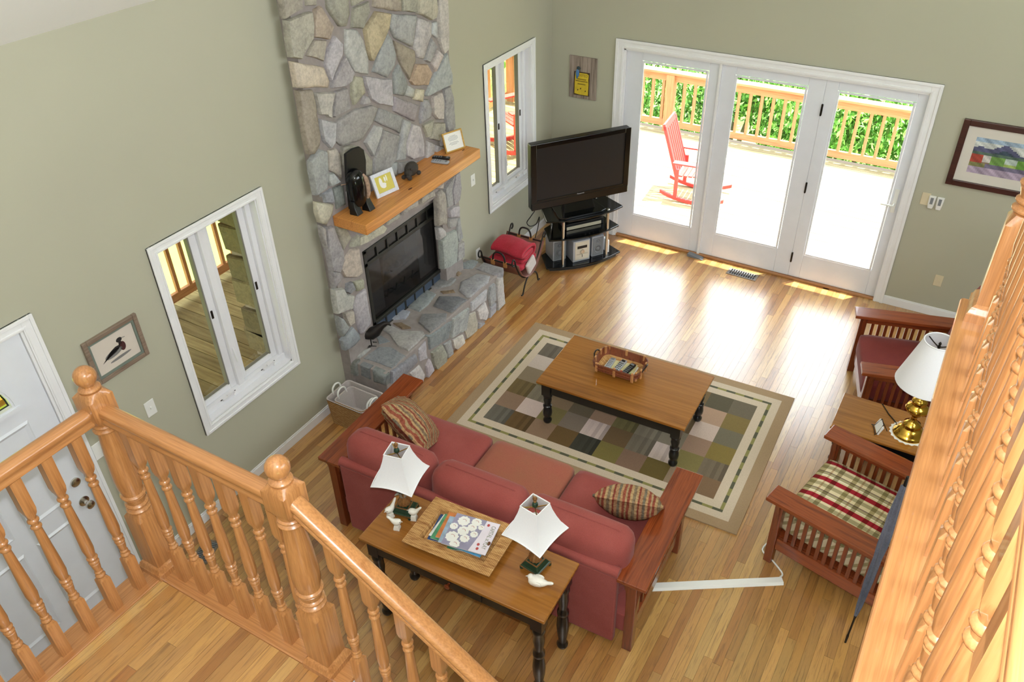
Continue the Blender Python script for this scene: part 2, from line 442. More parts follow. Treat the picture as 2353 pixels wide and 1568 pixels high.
# ---- casings helper: rectangular moulding, 3 profile steps, as four mitred lengths
def casing(mb, a0, a1, z0, z1, w, put, bottom=True):
    # put(a,b,zlo,zhi,depth0,depth1)
    for k0, k1, d in ((0, 1.0, 0.013), (0.0, 0.30, 0.020), (0.72, 0.9, 0.017)):
        i0 = w * k0; i1 = w * k1
        put(mb, a0 + i0, a0 + i1, z0 + (i0 if bottom else 0), z1 - i0, d)
        put(mb, a1 - i1, a1 - i0, z0 + (i0 if bottom else 0), z1 - i0, d)
        put(mb, a0 + i1, a1 - i1, z1 - i1, z1 - i0, d)
        if bottom: put(mb, a0 + i1, a1 - i1, z0 + i0, z0 + i1, d)
PL = lambda m, a, b, z0, z1, d: m.box(0.0, a, z0, d, b, z1)
PB = lambda m, a, b, z0, z1, d: m.box(a, -d, z0, b, 0.0, z1)

def make_window(name, dy):
    root = empty(name, (0, dy, 0)); root['kind'] = 'structure'
    m_ = MB(); casing(m_, -5.026, -4.084, 0.668, 2.152, 0.064, PL); m_.build('casing', MT['trim'], root, bevel=0.002)
    m_ = MB(); y0, y1 = WY; z0, z1 = WZ
    m_.box(-0.148, y0, z0, 0.002, y0 + .012, z1); m_.box(-0.148, y1 - .012, z0, 0.002, y1, z1); m_.box(-0.148, y0, z1 - .012, 0.002, y1, z1); m_.box(-0.148, y0, z0, 0.002, y1, z0 + .012)
    m_.build('jamb', MT['vinyl'], root)
    m_ = MB(); m_.box(-0.145, -4.61, z0 + .012, -0.055, -4.56, z1 - .012); m_.box(-0.14, y0 + .012, z0 + .012, -0.05, y1 - .012, z0 + .06); m_.box(-0.14, y0 + .012, z1 - .05, -0.06, y1 - .012, z1 - .012)
    m_.box(-.14, y0 + .012, z0 + .06, -.07, y0 + .022, z1 - .05); m_.box(-.14, -4.20, z0 + .06, -.06, y1 - .012, z1 - .05)
    m_.build('frame', MT['vinyl'], root, bevel=0.003)
    for (a, b, ga, gb) in ((-4.946, -4.61, -4.905, -4.665), (-4.56, -4.20, -4.512, -4.25)):
        s_ = MB(); gz0, gz1 = 0.838, 2.035
        s_.box(-.135, a, .797, -.085, ga, 2.055); s_.box(-.135, gb, .797, -.085, b, 2.055)
        s_.box(-.135, ga, .797, -.085, gb, gz0); s_.box(-.135, ga, gz1, -.085, gb, 2.055)
        sash = s_.build('sash', MT['vinyl'], root, bevel=0.003)
        g_ = MB(); g_.box(-.128, ga, gz0, -.124, gb, gz1); g_.build('pane', MT['winglass'], sash)
        w_ = MB(); w_.box(-.123, gb - .012, gz0, -.088, gb - .001, gz1); w_.box(-.123, ga, gz0, -.1, gb - .012, gz0 + .008); w_.build('glazing_bead', MT['weather'], sash)
        c_ = MB(); yc = (a + b) / 2 + .05
        c_.box(-.052, yc - .06, z0 + .05, -.03, yc + .05, z0 + .066); c_.box(-.045, yc - .02, z0 + .066, -.03, yc + .03, z0 + .078)
        c_.tube([(-.04, yc + .03, z0 + .075), (-.02, yc + .045, z0 + .07), (-.01, yc + .02, z0 + .058)], .006)
        c_.build('crank_handle', MT['vinyl'], root, bevel=0.003)
        k_ = MB(); k_.box(-.049, yc - .075, z0 + .056, -.046, yc + .065, z0 + .062); k_.build('crank_slot', MT['black'], root)
        l_ = MB(); l_.box(-.088, gb + .006, 1.40, -.078, gb + .02, 1.46); l_.build('latch', MT['darkmetal'], root)
    l_ = MB(); l_.tube([(-.06, -4.585, 1.12), (-.045, -4.585, 1.06), (-.04, -4.583, 1.0)], .007); l_.build('lock_lever', MT['vinyl'], root)
    return root
make_window('window_1', 0.0)
make_window('window_2', DY2)

# ---- French door set
dr = empty('door_2', (0, 0, 0)); dr['kind'] = 'structure'
m_ = MB(); casing(m_, 0.713, 3.652, 0.0, 2.14, 0.088, PB, False); m_.build('casing', MT['trim'], dr, bevel=0.002)
m_ = MB(); m_.box(0.80, -.002, 0, 0.818, .13, 2.055); m_.box(3.588, -.002, 0, 3.605, .13, 2.055); m_.box(.80, -.002, 2.037, 3.605, .13, 2.055); m_.box(1.757, .01, 0, 1.779, .11, 2.04); m_.build('jamb', MT['trim'], dr)
for i, (a, b, ga, gb) in enumerate(((0.818, 1.757, 0.985, 1.655), (1.779, 2.722, 1.912, 2.572), (2.7225, 3.586, 2.832, 3.475))):
    s_ = MB(); z0, z1 = 0.022, 2.035; gz0, gz1 = 0.292, 1.95
    s_.box(a, .03, z0, ga, .075, z1); s_.box(gb, .03, z0, b, .075, z1); s_.box(ga, .03, z0, gb, .075, gz0); s_.box(ga, .03, gz1, gb, .075, z1)
    pn = s_.build('door_panel', MT['door'], dr, bevel=0.004)
    bd = MB(); w = 0.02
    bd.box(ga, .022, gz0, ga + w, .03, gz1); bd.box(gb - w, .022, gz0, gb, .03, gz1); bd.box(ga + w, .022, gz0, gb - w, .03, gz0 + w); bd.box(ga + w, .022, gz1 - w, gb - w, .03, gz1)
    bd.build('glazing_bead', MT['door'], pn, bevel=0.004)
    g_ = MB(); g_.box(ga, .05, gz0, gb, .055, gz1); g_.build('pane', MT['glass'], pn)
for z in (1.76, 1.0, 0.24):
    h_ = MB(); h_.box(2.719, .016, z - .05, 2.735, .031, z + .05); h_.lathe([(.006, z - .055), (.006, z + .055)], 10, T((2.727, .018, 0))); h_.build('hinge', MT['darkmetal'], dr)
h_ = MB(); h_.box(3.50, .018, .93, 3.535, .03, 1.16); h_.tube([(3.517, .02, 1.02), (3.517, -.03, 1.02), (3.50, -.035, 1.02), (3.41, -.035, 1.02)], .009); h_.build('door_handle', MT['white'], dr, bevel=0.004)
h_ = MB(); h_.box(3.590, -.0035, .98, 3.598, 0, 1.06); h_.build('strike_plate', MT['darkmetal'], dr)
m_ = MB(); m_.box(0.80, 0.0, 0, 3.605, .15, .02); m_.build('threshold', MT['oakx'], dr, bevel=0.004)

# ---- entry door
er = empty('door_1', (0, 0, 0)); er['kind'] = 'structure'
m_ = MB(); casing(m_, -6.835, -5.775, 0.0, 2.148, 0.07, PL, False); m_.build('casing', MT['trim'], er, bevel=0.002)
m_ = MB(); m_.box(-.15, -6.765, 0, 0, -6.75, 2.085); m_.box(-.15, -5.86, 0, 0, -5.845, 2.085); m_.box(-.15, -6.765, 2.07, 0, -5.845, 2.085); m_.build('jamb', MT['trim'], er)
s_ = MB(); FC = (-6.305, 1.70); FR = 0.252
# slab around the fan opening: columns of strips
N = 16
pts = [(FC[0] + FR * math.cos(math.pi * k / N), FC[1] + FR * math.sin(math.pi * k / N)) for k in range(N + 1)]
Myz = Matrix(((0, 0, 1, 0), (1, 0, 0, 0), (0, 1, 0, 0), (0, 0, 0, 1)))     # local xy -> world yz, z -> x
s_.box(-.06, -6.748, .01, -.015, -5.862, FC[1]); s_.box(-.06, -6.748, FC[1], -.015, FC[0] - FR, 2.068); s_.box(-.06, FC[0] + FR, FC[1], -.015, -5.862, 2.068)
for k in range(N):
    (a, b), (c, d) = pts[k], pts[k + 1]
    s_.prism([(a, b), (a, 2.068), (c, 2.068), (c, d)], -.06, -.015, Myz)
slab = s_.build('door_slab', MT['door'], er)
m_ = MB()
for r0, r1, d in ((FR, FR + .05, .012), (FR + .012, FR + .035, .02)):
    for k in range(24):
        a0, a1 = math.pi * k / 24, math.pi * (k + 1) / 24
        m_.prism([(FC[0] + r * math.cos(a), FC[1] + r * math.sin(a)) for r, a in ((r0, a0), (r1, a0), (r1, a1), (r0, a1))], -.015, -.015 + d, Myz)
    m_.box(-.015, FC[0] - r1, FC[1] - (r1 - FR), -.015 + d, FC[0] + r1, FC[1] - (r0 - FR))
m_.build('fanlight_frame', MT['door'], slab)
MT['stained'] = glass('yellow_green_glass', (0.95, 1.0, 0.45), 0.1)
for k in range(5):
    a0, a1 = math.pi * k / 5, math.pi * (k + 1) / 5
    for r0, r1 in ((0.002, .12), (.12, FR)):
        m_ = MB(); pp = [(FC[0] + r0 * math.cos(a0 + (a1 - a0) * q / 4), FC[1] + r0 * math.sin(a0 + (a1 - a0) * q / 4)) for q in range(5)] + [(FC[0] + r1 * math.cos(a1 + (a0 - a1) * q / 4), FC[1] + r1 * math.sin(a1 + (a0 - a1) * q / 4)) for q in range(5)]
        m_.prism(pp, -.04, -.036, Myz); m_.build('fan_pane', MT['stained'], slab)
m_ = MB()
for k in range(6):
    a = math.pi * k / 5; m_.tube([(-.036, FC[0], FC[1]), (-.036, FC[0] + FR * math.cos(a), FC[1] + FR * math.sin(a))], .005)
for r in (.12, FR - .003): m_.tube([(-.036, FC[0] + r * math.cos(math.pi * q / 20), FC[1] + r * math.sin(math.pi * q / 20)) for q in range(21)], .005)
m_.build('lead_came', MT['black'], slab)
for (a, b) in ((-6.60, -6.345), (-6.265, -6.01)):
    for (z0, z1) in ((.93, 1.57), (.16, .80)):
        p_ = MB()
        p_.loft([[(-.015, a, z0), (-.015, b, z0), (-.015, b, z1), (-.015, a, z1)], [(-.004, a + .012, z0 + .012), (-.004, b - .012, z0 + .012), (-.004, b - .012, z1 - .012), (-.004, a + .012, z1 - .012)],
                 [(-.013, a + .03, z0 + .03), (-.013, b - .03, z0 + .03), (-.013, b - .03, z1 - .03), (-.013, a + .03, z1 - .03)]])
        p_.build('raised_panel', MT['door'], slab)
h_ = MB(); h_.lathe([(.03, 0), (.03, .012), (.018, .018), (.0, .018)], 20, T((-.015, -5.925, 1.012)) @ RY(math.pi / 2)); h_.build('deadbolt', MT['chrome'], er, smooth=40)
h_ = MB(); h_.lathe([(.033, 0), (.033, .006), (.014, .012), (.012, .04), (.022, .046), (.028, .058), (.026, .07), (.012, .078), (.0, .079)], 20, T((-.015, -5.925, .85)) @ RY(math.pi / 2)); h_.build('door_knob', MT['chrome'], er, smooth=40)

# ---- landing, stairs, loft
LZ = 1.4
lf = MB(); lf.box(1.20, -8.4, 1.15, 2.42, -6.19, LZ - .019)
landing = struct(lf, 'floor_landing', MT['ceil'])
ln = MB(); ln.box(1.195, -8.4, LZ - .022, 1.345, -6.16, LZ + .002); ln.build('nosing_board', MT['oaky'], landing, bevel=0.008)
ln = MB(); ln.box(1.345, -6.312, LZ - .022, 2.45, -6.16, LZ + .002); ln.build('nosing_board', MT['oakx'], landing, bevel=0.008)
ln = MB(); ln.box(2.36, -7.3, LZ - .022, 2.45, -6.312, LZ + .002); ln.build('nosing_board', MT['oaky'], landing, bevel=0.008)
x = 1.346
while x < 2.35:
    y = -8.4 + R.uniform(0, .5) - .5
    while y < -6.32:
        L = R.uniform(.5, 1.3); y2 = min(y + L, -6.313)
        if -6.313 - y2 < .15: y2 = -6.313
        if y2 > -8.35 and y2 - max(y, -8.4) > .06:
            m_ = MB(); m_.box(x + .0005, max(y, -8.4) + .0005, LZ - .018, min(x + PWID, 2.36) - .0005, y2 - .0005, LZ, None, tone()); m_.build('floor_plank', MT['plank'], landing)
        y = y2
    x += PWID
lw = MB(); lw.box(1.22, -8.4, 0, 2.40, -6.21, 1.15); wl = struct(lw, 'wall_landing', MT['wall'])
st = empty('staircase', (2.45, -6.7, 0)); tag(st, 'oak staircase flight going down from the landing behind console table', 'stairs')
RUN, RISE = 0.285, 0.2
for i in range(1, 7):
    z = LZ - RISE * i; x0 = RUN * (i - 1)
    m_ = MB(); m_.box(x0 - .03, -.52, z - .03, x0 + RUN + .02, .50, z); m_.build('tread', MT['oaky'], st, bevel=0.008)
    m_ = MB(); m_.box(x0 - .02, -.50, z, x0 - .002, .48, z + RISE - .03); m_.build('riser', MT['trim'], st)
    m_ = MB(); m_.box(x0, -.50, 0, x0 + RUN, .47, z - .03); m_.build('stair_base', MT['wall'], st)
m_ = MB(); m_.box(4.17, -9, 2.60, 7.0, -4.66, 2.898); loft = struct(m_, 'floor_loft', MT['ceil'])
m_ = MB(); m_.box(4.155, -9, 2.872, 4.345, -4.645, 2.9); m_.build('nosing_board', MT['oaky'], loft, bevel=0.009)
m_ = MB(); m_.box(4.345, -4.84, 2.872, 7.0, -4.645, 2.9); m_.build('nosing_board', MT['oakx'], loft, bevel=0.009)
m_ = MB(); m_.box(4.345, -9, 2.899, 7.0, -4.84, 2.9005); m_.build('loft_boards', MT['oaky'], loft)

# ---- balustrades
def sq(h, z, n=16):
    o = []
    for k in range(n):
        a = 2 * math.pi * (k + .5) / n; c, s = math.cos(a), math.sin(a); q = h / max(abs(c), abs(s)); o.append((c * q, s * q, z))
    # snap nearest to corners
    return o
def rd(r, z, n=16): return [(r * math.cos(2 * math.pi * (k + .5) / n), r * math.sin(2 * math.pi * (k + .5) / n), z) for k in range(n)]
def sq8(h, z, n=24):
    o = []
    for k in range(n):
        a = 2 * math.pi * k / n + math.pi / 4; c, s = math.cos(a), math.sin(a); q = h / max(abs(c), abs(s)); o.append((c * q, s * q, z))
    return o
def rd8(r, z, n=24): return [(r * math.cos(2 * math.pi * k / n + math.pi / 4), r * math.sin(2 * math.pi * k / n + math.pi / 4), z) for k in range(n)]
def bead(rings, r0, r1, z0, z1, fn, n=5):
    for i in range(n + 1):
        a = math.pi * i / n; rings.append(fn(r0 + (r1 - r0) * math.sin(a), z0 + (z1 - z0) * i / n))
def baluster_mesh(name, foot=0.20, top=0.93, zb=0.0):
    h = .0232; f = lambda r, z: rd8(r * 1.13, z, 16); s = lambda hh, z: sq8(hh, z, 16)
    g = [s(h, zb), s(h, foot), f(.0155, foot + .016)]
    z = foot + .016
    bead(g, .0135, .0195, z, z + .02, f); bead(g, .0125, .0165, z + .024, z + .04, f); g.append(f(.0155, z + .06)); g.append(f(.0175, z + .085)); bead(g, .0145, .020, z + .09, z + .108, f); bead(g, .0135, .0215, z + .114, z + .134, f)
    g.append(f(.0165, z + .137)); g.append(f(.0215, z + .18)); g.append(f(.0205, z + .25)); g.append(f(.0165, z + .38)); g.append(f(.0145, z + .44))
    z2 = foot + .46
    bead(g, .0135, .0195, z2, z2 + .022, f); g.append(f(.0135, z2 + .03)); bead(g, .014, .0205, z2 + .034, z2 + .056, f); g.append(f(.0145, z2 + .064))
    g.append(s(.0195, z2 + .085)); g.append(s(h, z2 + .11)); g.append(s(h, top))
    return MB().loft(g).mesh(name, 32)
bal = baluster_mesh('baluster'); bal.materials.append(MT['oakz'])
def newel_mesh():
    f, s = rd8, sq8; h = .054
    g = [s(.075, 0), s(.075, .03), s(.07, .035), s(.066, .05), s(.06, .056), s(h, .062), s(h, .36), f(.046, .392)]
    bead(g, .042, .055, .394, .42, f); bead(g, .042, .052, .425, .447, f); g += [f(.045, .46), f(.05, .48)]; bead(g, .046, .056, .483, .503, f)
    g += [f(.046, .508), f(.054, .55), f(.0555, .60), f(.05, .72), f(.043, .82), f(.04, .865)]
    bead(g, .040, .053, .868, .893, f); bead(g, .042, .05, .896, .912, f); g += [f(.044, .918), s(.05, .945), s(h, .958), s(h, 1.052), f(.044, 1.078)]
    bead(g, .036, .044, 1.079, 1.097, f); g.append(f(.026, 1.103))
    for i in range(9):
        a = math.radians(-52 + 142 * i / 8); g.append(f(max(.0008, .045 * math.cos(a)), 1.145 + .045 * math.sin(a)))
    return MB().loft(g).mesh('newel_post', 32)
nwl = newel_mesh(); nwl.materials.append(MT['oakz'])
RAILP = [(-.028, -.035), (.028, -.035), (.028, -.022), (.022, -.014), (.024, -.004), (.033, .006), (.034, .02), (.027, .032), (.014, .038), (-.014, .038), (-.027, .032), (-.034, .02), (-.033, .006), (-.024, -.004), (-.022, -.014), (-.028, -.022)]
def rail(name, a, b, parent, m):
    a, b = Vector(a), Vector(b); d = (b - a); side = Vector((d.y, -d.x, 0)).normalized(); up = Vector((0, 0, 1))
    g = [[p + side * u + up * v for u, v in RAILP] for p in (a, b)]
    return MB().loft(g).build(name, m, parent, smooth=50)
def put(me, name, parent, loc, rz=0):
    o = bpy.data.objects.new(name, me); COL.objects.link(o); o.parent = parent; o.location = loc; o.rotation_euler = (0, 0, rz); return o
N1 = Vector((1.283, -6.245, LZ)); N2 = Vector((2.307, -6.245, LZ))
sr = empty('landing_railing', N2); tag(sr, 'turned oak balustrade with ball-topped newel posts around stair landing', 'railing')
put(nwl, 'newel_post', sr, N1 - N2); put(nwl, 'newel_post', sr, (0, 0, 0))
RZc = 2.37 - LZ
rail('handrail', (N1.x - N2.x + .05, 0, RZc), (-.05, 0, RZc), sr, MT['oakx'])
rail('handrail', (N1.x - N2.x, -.05, RZc), (N1.x - N2.x, -2.0, RZc), sr, MT['oaky'])
for i in range(7): put(bal, 'baluster', sr, (N1.x - N2.x + .155 + i * .132, 0, 0))
for i in range(14): put(bal, 'baluster', sr, (N1.x - N2.x, -.137 - i * .132, 0))
SL = -0.663
rail('handrail', (.05, 0, RZc + .01), (1.72, 0, RZc + .01 + SL * 1.67), sr, MT['oakx'])
for i in range(11):
    xx = .185 + i * .1425; zt = RZc - .03 + SL * (xx - .05); tr_ = int((xx - .143) / RUN) + 1; zb = -RISE * tr_
    sh = zt - .93 + .045
    me = baluster_mesh('stair_baluster', foot=sh + .20, top=zt + .02, zb=zb); me.materials.append(MT['oakz']); put(me, 'baluster', sr, (xx, 0, 0))
put(nwl, 'newel_post', sr, (1.78, 0, -LZ))
lr = empty('loft_railing', (4.255, -4.73, 2.9)); tag(lr, 'turned oak balustrade along the upper loft floor edge', 'railing')
put(nwl, 'newel_post', lr, (0, 0, 0)); rail('handrail', (0, -.05, .965), (0, -2.45, .965), lr, MT['oaky'])
for i in range(18): put(bal, 'baluster', lr, (0, -.239 - i * .1332 + .0, 0))
put(nwl, 'newel_post', lr, (0, -2.5, 0))
# ------------------------------------------------------------------ fireplace
FY0, FY1 = -3.635, -1.95
fp = empty('stone_fireplace', (0.05, -2.83, 0)); FPO = Vector((0.05, -2.83, 0))
tag(fp, 'grey field stone fireplace with raised hearth and thick pine mantel', 'fireplace')
FM = T(-FPO)
m_ = MB()
FBY = (-3.225, -2.16); FBZ = (0.40, 1.215)
HY0, HY1, HZ1 = -3.345, -2.225, 1.305
m_.box(0, FY0, 0, .098, HY0, 5.0, FM); m_.box(0, HY1, 0, .098, FY1, 5.0, FM); m_.box(0, HY0, HZ1, .098, HY1, 5.0, FM); m_.box(0, HY0, 0, .098, HY1, FBZ[0] - .005, FM)
m_.box(0, HY0, FBZ[0], .02, FBY[0], HZ1, FM); m_.box(0, FBY[0], FBZ[1], .02, HY1, HZ1, FM)
core = m_.build('mortar_core', MT['mortar'], fp)
m_ = MB(); m_.box(0, -3.615, 0, .438, -1.77, .392, FM); m_.build('hearth_core', MT['mortar'], fp, bevel=0.01)
STN = dict(g=(186, 186, 189), t=(190, 186, 174), o=(198, 182, 156), b=(174, 162, 150), w=(212, 208, 204), d=(148, 150, 153), c=(202, 195, 180), v=(140, 122, 100), h=(164, 169, 176), k=(182, 184, 186))
def stones(polys, ox, oy, s, ax, val, sign=1, proud=0.03, base='g', sub=True):
    i = 'xyz'.index(ax)
    for it in polys:
        c = base; pl = it
        if isinstance(it[0], str): c = it[0]; pl = it[1]
        P3 = [on(ox + a / s, oy + b / s, ax, val) for a, b in pl]
        # in-plane coords
        j, k = [q for q in range(3) if q != i]
        P2 = [(p[j], p[k]) for p in P3]
        Q = []
        n = len(P2)
        for q in range(n):
            a, b = P2[q], P2[(q + 1) % n]; L = math.hypot(b[0] - a[0], b[1] - a[1]); st_ = max(1, int(L / .055))
            for e in range(st_):
                t = e / st_; jit = .004 if e else .002
                Q.append((a[0] + (b[0] - a[0]) * t + R.uniform(-jit, jit), a[1] + (b[1] - a[1]) * t + R.uniform(-jit, jit)))
        cx = sum(p[0] for p in Q) / len(Q); cy = sum(p[1] for p in Q) / len(Q)
        pr = proud * R.uniform(.75, 1.25)
        def ring(scale, depth):
            out = []
            for (a, b) in Q:
                d = math.hypot(a - cx, b - cy) or 1; kk = max(.5, (d - scale) / d) if scale else 1
                v = [0, 0, 0]; v[i] = val + sign * depth; v[j] = cx + (a - cx) * kk; v[k] = cy + (b - cy) * kk; out.append(Vector(v))
            return out
        tl = R.uniform(-.004, .004)
        rings = [ring(-.002, -.05), ring(0, pr * .55 - .03), ring(.007, pr - .03), ring(.03, pr - .026 + tl)]
        k_ = R.uniform(.9, 1.08); col = tuple(min(255, x * k_ * R.uniform(.98, 1.02)) for x in STN[c])
        MB().loft(rings, FM, True, False, col).build('stone', MT['stone'], fp, smooth=50)
R1 = [('t', [(55, -60), (318, -60), (320, 120), (205, 185), (100, 245), (75, 120)]), ('t', [(370, -40), (500, -40), (500, 75), (378, 78)]), ('t', [(630, -60), (905, -60), (920, 170), (875, 345), (800, 345), (690, 180), (645, 110)]),
 ('t', [(945, -60), (1150, -60), (1150, 0), (970, 80)]), ('t', [(980, 110), (1180, 20), (1195, 160), (1110, 375), (965, 360)]), ('t', [(1240, -60), (1575, -60), (1590, 150), (1440, 130), (1240, 90)]), ('t', [(1590, -60), (1785, -60), (1790, 160), (1600, 145)]),
 ('t', [(1815, -60), (2030, -60), (2055, 150), (2035, 235), (1985, 265), (1800, 175)]), ('w', [(2060, -60), (2180, -60), (2200, 330), (2195, 640), (2140, 700), (2080, 520), (2075, 200)]),
 ('t', [(125, 270), (370, 170), (440, 150), (460, 330), (455, 490), (330, 700), (300, 765), (190, 745), (150, 500)]), ('b', [(480, 130), (555, 75), (650, 240), (715, 350), (660, 510), (465, 480), (460, 300)]), ('t', [(475, 520), (635, 525), (600, 795), (385, 725)]),
 ('g', [(745, 470), (835, 560), (830, 700), (690, 1050), (620, 830), (650, 640)]), ('g', [(880, 380), (1030, 390), (1110, 520), (1175, 760), (1170, 960), (1000, 930), (880, 690)]),
 ('o', [(1120, 385), (1270, 150), (1450, 180), (1425, 360), (1340, 560), (1225, 790), (1190, 760), (1140, 520)]), ('g', [(1475, 180), (1785, 200), (1760, 450), (1725, 600), (1510, 490), (1440, 340)]),
 ('g', [(1420, 420), (1480, 500), (1535, 720), (1510, 860), (1420, 1000), (1230, 930), (1300, 720), (1360, 560)]), ('b', [(1500, 520), (1770, 650), (1780, 790), (1700, 1030), (1570, 780)]), ('w', [(1810, 230), (1980, 280), (1980, 460), (1880, 760), (1800, 740), (1755, 580)]),
 ('g', [(2000, 300), (2050, 280), (2055, 500), (1985, 440)]), ('g', [(1985, 500), (2050, 600), (1960, 810), (1900, 780), (1930, 640)]), ('w', [(2070, 650), (2115, 690), (2130, 720), (2035, 930), (1985, 830)]),
 ('c', [(205, 800), (590, 870), (655, 1040), (644, 1130), (258, 1137)]), ('g', [(880, 730), (995, 940), (960, 1050), (880, 1120), (700, 1140), (700, 1080)]), ('o', [(1790, 830), (1930, 830), (1990, 940), (1940, 1100), (1750, 1100), (1710, 1050)])]
stones(R1, 640, 0, 5.602, 'x', .125)
R2 = [('t', [(884, -78), (965, -70), (1000, 140), (860, 310), (830, 180), (830, 30)]), [(1000, -78), (1367, -47), (1385, 320), (1200, 300), (1090, 220), (1030, 50)], [(1400, -120), (1465, -240), (1580, 10), (1530, 185), (1410, 160)],
 [(2110, -400), (2180, -110), (2180, 20), (1840, 190), (1830, 170), (1900, 0), (1960, -120)], [(1590, 40), (1680, 90), (1650, 210), (1560, 180)], ('c', [(1710, 90), (1810, 95), (1790, 260), (1670, 230)]), [(2070, 90), (2150, 50), (2200, 200), (2220, 620), (2130, 680), (2080, 450), (2085, 260)],
 ('w', [(1920, 180), (2040, 130), (2070, 240), (2060, 500), (1990, 500), (1930, 430)]), ('t', [(110, 120), (290, 100), (330, 270), (395, 740), (385, 850), (320, 970), (260, 975), (200, 700), (160, 430)]), ('w', [(325, 140), (590, 130), (555, 330), (550, 480), (510, 470), (490, 440), (400, 440), (360, 290)]),
 [(615, 120), (770, 80), (810, 350), (600, 475), (580, 460), (595, 250)], [(1000, 180), (1060, 200), (1080, 290), (960, 300)], [(1405, 190), (1740, 310), (1680, 530), (1400, 390)], [(1790, 230), (1860, 230), (1910, 360), (1890, 480), (1760, 560), (1750, 470)], [(395, 495), (610, 540), (600, 820), (545, 890), (450, 800)],
 [(640, 520), (890, 360), (1110, 310), (1180, 340), (1110, 540), (970, 780), (690, 860), (615, 800)], [(1215, 350), (1300, 380), (1520, 480), (1480, 690), (1140, 520)], [(1150, 580), (1230, 600), (1215, 700), (1160, 870), (1110, 1000), (1010, 820)],
 [(1265, 640), (1475, 720), (1420, 1060), (1360, 1130), (1250, 1330), (1120, 1330), (1130, 1080)], [(1540, 500), (1620, 530), (1560, 800), (1540, 1050), (1430, 1060), (1480, 780)], [(1640, 560), (1750, 590), (1800, 830), (1800, 1000), (1650, 1040), (1570, 990), (1560, 900)],
 ('t', [(1790, 580), (1940, 500), (1900, 740), (1850, 750)]), ('t', [(1960, 550), (2080, 540), (2090, 620), (2030, 720), (2010, 800), (1890, 760)]), [(2090, 650), (2130, 690), (2150, 790), (2040, 860), (2030, 720)], [(1850, 790), (1950, 840), (1930, 1000), (1830, 1040)],
 ('t', [(700, 880), (830, 845), (950, 870), (1095, 1050), (1095, 1260), (800, 1300), (690, 1100)]), [(1380, 1090), (1450, 1080), (1440, 1250), (1290, 1340)], [(1480, 1090), (1700, 1060), (1600, 1150), (1470, 1230)], [(1970, 850), (2070, 880), (2150, 830), (2130, 900), (1960, 980)]]
stones(R2, 670, 190, 5.8825, 'x', .125)
R3 = [[(279, -150), (366, -125), (385, 130), (360, 370), (230, 465), (165, 150), (160, 20)], ('t', [(400, -130), (490, -160), (560, -60), (560, 230), (480, 170), (400, 130)]), [(380, 180), (450, 160), (540, 280), (420, 345), (370, 260)], ('d', [(460, 370), (580, 320), (620, 590), (510, 650), (480, 480)]),
 ('h', [(320, 450), (430, 380), (470, 560), (350, 560)]), ('c', [(240, 560), (330, 570), (460, 580), (440, 720), (360, 860), (290, 830), (250, 700)]), ('t', [(490, 870), (640, 920), (700, 1030), (600, 1190), (560, 1060)]), ('t', [(720, 1050), (790, 990), (800, 1140), (680, 1160)]),
 [(360, 900), (450, 870), (580, 1210), (590, 1330), (540, 1500), (440, 1480), (380, 1200)], ('c', [(690, 1190), (800, 1170), (830, 1370), (850, 1500), (780, 1560), (620, 1560), (560, 1450), (610, 1310)]), [(640, 420), (900, 300), (960, 480), (700, 620)], [(300, 870), (350, 900), (370, 1180), (310, 1000)]]
stones(R3, 690, 370, 5.807, 'x', .125)
R4 = [('k', [(210, 30), (320, 30), (360, 110), (300, 200), (250, 270)]), ('d', [(420, 200), (490, 170), (530, 270), (460, 345), (410, 310)]), ('t', [(520, 180), (640, 140), (650, 260), (570, 305)]), ('k', [(240, 290), (370, 260), (410, 340), (520, 370), (490, 550), (290, 620), (260, 460)]),
 ('k', [(570, 370), (680, 270), (700, 420), (750, 680), (750, 760), (640, 900), (600, 900), (545, 640), (525, 520)]), ('t', [(380, 610), (510, 575), (525, 740), (460, 790), (400, 680)]), ('k', [(300, 650), (370, 680), (445, 810), (360, 940), (330, 850)]), ('h', [(500, 800), (580, 880), (600, 960), (520, 1060), (400, 1130), (360, 1000)])]
stones(R4, 730, 620, 6.03, 'x', .125)
R5 = [('t', [(300, 290), (370, 240), (410, 280), (440, 480), (440, 760), (320, 790), (310, 550)]), [(415, 230), (560, 20), (515, 260), (535, 470), (455, 505)], [(570, 10), (630, -40), (655, 200), (630, 400), (550, 470), (525, 260)], [(490, 540), (560, 490), (640, 480), (640, 640), (500, 660)], [(490, 680), (620, 660), (590, 790), (500, 830), (480, 760)],
 [(610, 720), (650, 660), (695, 960), (640, 1030), (610, 960)], ('k', [(370, 1010), (460, 900), (580, 840), (610, 1010), (590, 1330), (490, 1400), (400, 1440)]), ('k', [(610, 1050), (700, 1010), (705, 1250), (600, 1320)]), [(320, 820), (380, 800), (430, 860), (440, 930), (340, 1000)], ('w', [(280, 210), (390, 130), (390, 220), (300, 220)])]
stones(R5, 960, 400, 6.53, 'x', .125)
RM = [('c', [(500, 1500), (800, 1330), (850, 1370), (820, 1430), (600, 1560), (500, 1600)]), ('t', [(870, 1270), (1020, 1180), (1020, 1240), (860, 1340)]), ('w', [(1030, 1120), (1240, 1000), (1250, 1080), (1040, 1210)]), ('t', [(1270, 970), (1440, 880), (1460, 950), (1280, 1060)])]
stones(RM, 740, 280, 5.6, 'x', .125)
